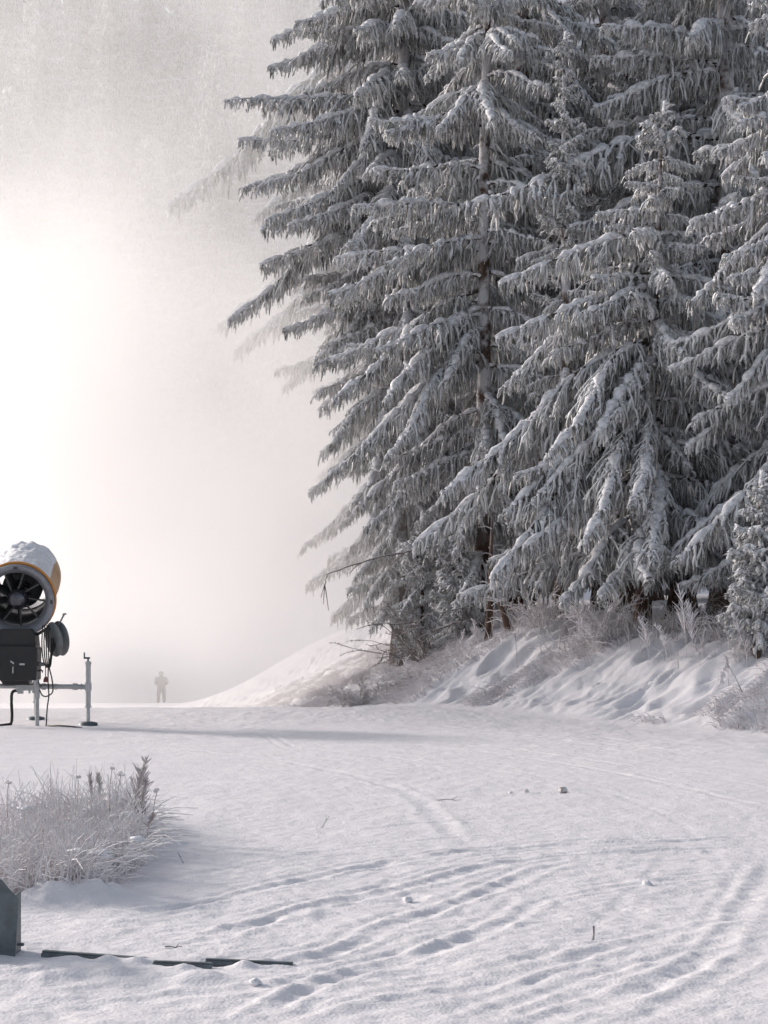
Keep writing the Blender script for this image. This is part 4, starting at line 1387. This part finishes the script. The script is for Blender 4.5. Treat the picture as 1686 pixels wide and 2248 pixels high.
def ground_twig(label, px, py, L, az, seed, up=0.0, r0=0.004):
    D = CAM_Z * FPX / (py - HY)
    X = wx(px, D)
    r = np.random.default_rng(seed)
    w = np.linspace(0, 1, 6)
    P = np.stack([math.cos(az) * L * w, math.sin(az) * L * w, up * L * w + r.normal(0, 0.003, 6)], -1)
    mb = MB().tubes(P, np.linspace(r0, r0 * 0.5, 6)[None], 6)
    mb.tubes(P[3] + np.array([[0, 0, 0], [math.cos(az + 0.7) * 0.3 * L, math.sin(az + 0.7) * 0.3 * L, 0.02 + up * 0.3 * L]]), np.array([[r0 * 0.7, r0 * 0.4]]), 5)
    o = mb.build('twig', M['twig'])
    o.location = (X, D, ground_z(X, D) + 0.006)
    tag(o, label, 'twig', 'twigs lying on the snow')


ground_twig('dark twig lying above the steel rails', 362, 2080, 0.08, 0.0, 1)
ground_twig('short upright twig poking out of the near piste', 1302, 2062, 0.022, 1.2, 2, 2.6, 0.006)
ground_twig('thin twig on the smooth snow left of the piste bend', 705, 1815, 0.09, 0.9, 3, 0.9)
ground_twig('thin flat twig on the far smooth snow', 955, 1761, 0.22, 0.05, 4)
ground_twig('thin twig near the outer end of the grass clump', 402, 1885, 0.08, 2.0, 5, 0.5)

# ------------------------------------------------------------------ drifting snow mist thrown by the gun
m = bpy.data.materials.new('snow_mist')
m.use_nodes = True
nt = m.node_tree
nt.nodes.remove(nt.nodes['Principled BSDF'])
pv = nt.nodes.new('ShaderNodeVolumePrincipled')
nt.links.new(pv.outputs[0], nt.nodes['Material Output'].inputs['Volume'])
pv.inputs['Color'].default_value = (0.982, 0.970, 0.966, 1)
pv.inputs['Anisotropy'].default_value = 0.35
tc = nt.nodes.new('ShaderNodeTexCoord')
sp = nt.nodes.new('ShaderNodeSeparateXYZ')
nt.links.new(tc.outputs['Object'], sp.inputs[0])
x, y, z = sp.outputs
A = lambda a, b: math_node(nt, 'ADD', a, b)
Su = lambda a, b: math_node(nt, 'SUBTRACT', a, b)
Mu = lambda a, b: math_node(nt, 'MULTIPLY', a, b)
zr = A(z, Mu(math_node(nt, 'MAXIMUM', Su(y, 28.5), 0.0), 0.0525))
edge = A(maprange(nt, y, 30, 36.5, -3.0, 1.4), Mu(maprange(nt, zr, 6.5, 11, 0, -5.5, True), maprange(nt, y, 38.5, 41.5, 1, 0)))
side = maprange(nt, Su(edge, x), -1.0, 4.5, 0, 1, True)
start = maprange(nt, y, 28, 35, 0, 1, True)
end = Mu(maprange(nt, y, 126, 138, 1, 0, True), maprange(nt, A(x, Mu(y, 0.204)), -4.5, -0.5, 0, 1, True))
low = math_node(nt, 'MAXIMUM', maprange(nt, zr, 0.2, 4.0, 0.18, 1, True), maprange(nt, y, 107, 111, 0, 1.6))
high = maprange(nt, zr, 7, 20, 1, 0.24, True)
nz = nt.nodes.new('ShaderNodeTexNoise')
nz.inputs['Scale'].default_value = 0.085
nz.inputs['Distortion'].default_value = 0.6
nz.inputs['Detail'].default_value = 3
nt.links.new(tc.outputs['Object'], nz.inputs['Vector'])
puff = maprange(nt, nz.outputs['Fac'], 0.38, 0.62, 0.0, 2.1)
dens = Mu(Mu(Mu(side, start), Mu(low, high)), Mu(puff, Mu(end, 0.028)))
# a thicker bank of mist hanging against the edge of the wood
by = math_node(nt, 'DIVIDE', Su(y, 36.0), 4.2)
wood = Mu(Mu(math_node(nt, 'EXPONENT', Mu(Mu(by, by), -1.0)), side), Mu(maprange(nt, zr, 0.5, 3.0, 0.5, 1, True), maprange(nt, zr, 6.5, 10.5, 1, 0, True)))
wood = Mu(wood, maprange(nt, x, -9, -5, 0, 1, True))
dens = A(dens, Mu(Mu(wood, puff), 0.17))
# the jet itself: a widening cone from the barrel
s = math_node(nt, 'MAXIMUM', Su(y, 27.0), 0.0)
rad = A(Mu(s, 0.17), 0.5)
dx = Su(x, A(Mu(s, -0.19), -5.0))
dz = Su(z, A(Mu(s, 0.27), 2.25))
rr = math_node(nt, 'DIVIDE', A(Mu(dx, dx), Mu(dz, dz)), Mu(rad, rad))
jet = Mu(math_node(nt, 'EXPONENT', Mu(rr, -1.0)), Mu(maprange(nt, y, 27.0, 28.5, 0, 1), maprange(nt, y, 28, 60, 0.20, 0.0)))
nj = nt.nodes.new('ShaderNodeTexNoise')
nj.inputs['Scale'].default_value = 0.38
nj.inputs['Detail'].default_value = 3
nj.inputs['Distortion'].default_value = 0.8
nt.links.new(tc.outputs['Object'], nj.inputs['Vector'])
dens = A(dens, Mu(jet, maprange(nt, nj.outputs['Fac'], 0.36, 0.62, 0.0, 1.8)))
nt.links.new(dens, pv.inputs['Density'])
mb = MB()
mb.box((-14.8, 83, 18), (35.6, 112, 56), 0)
fog = mb.build('snow_mist', m)
tag(fog, 'white cloud of blown snow mist drifting from the snow gun', kind='stuff')
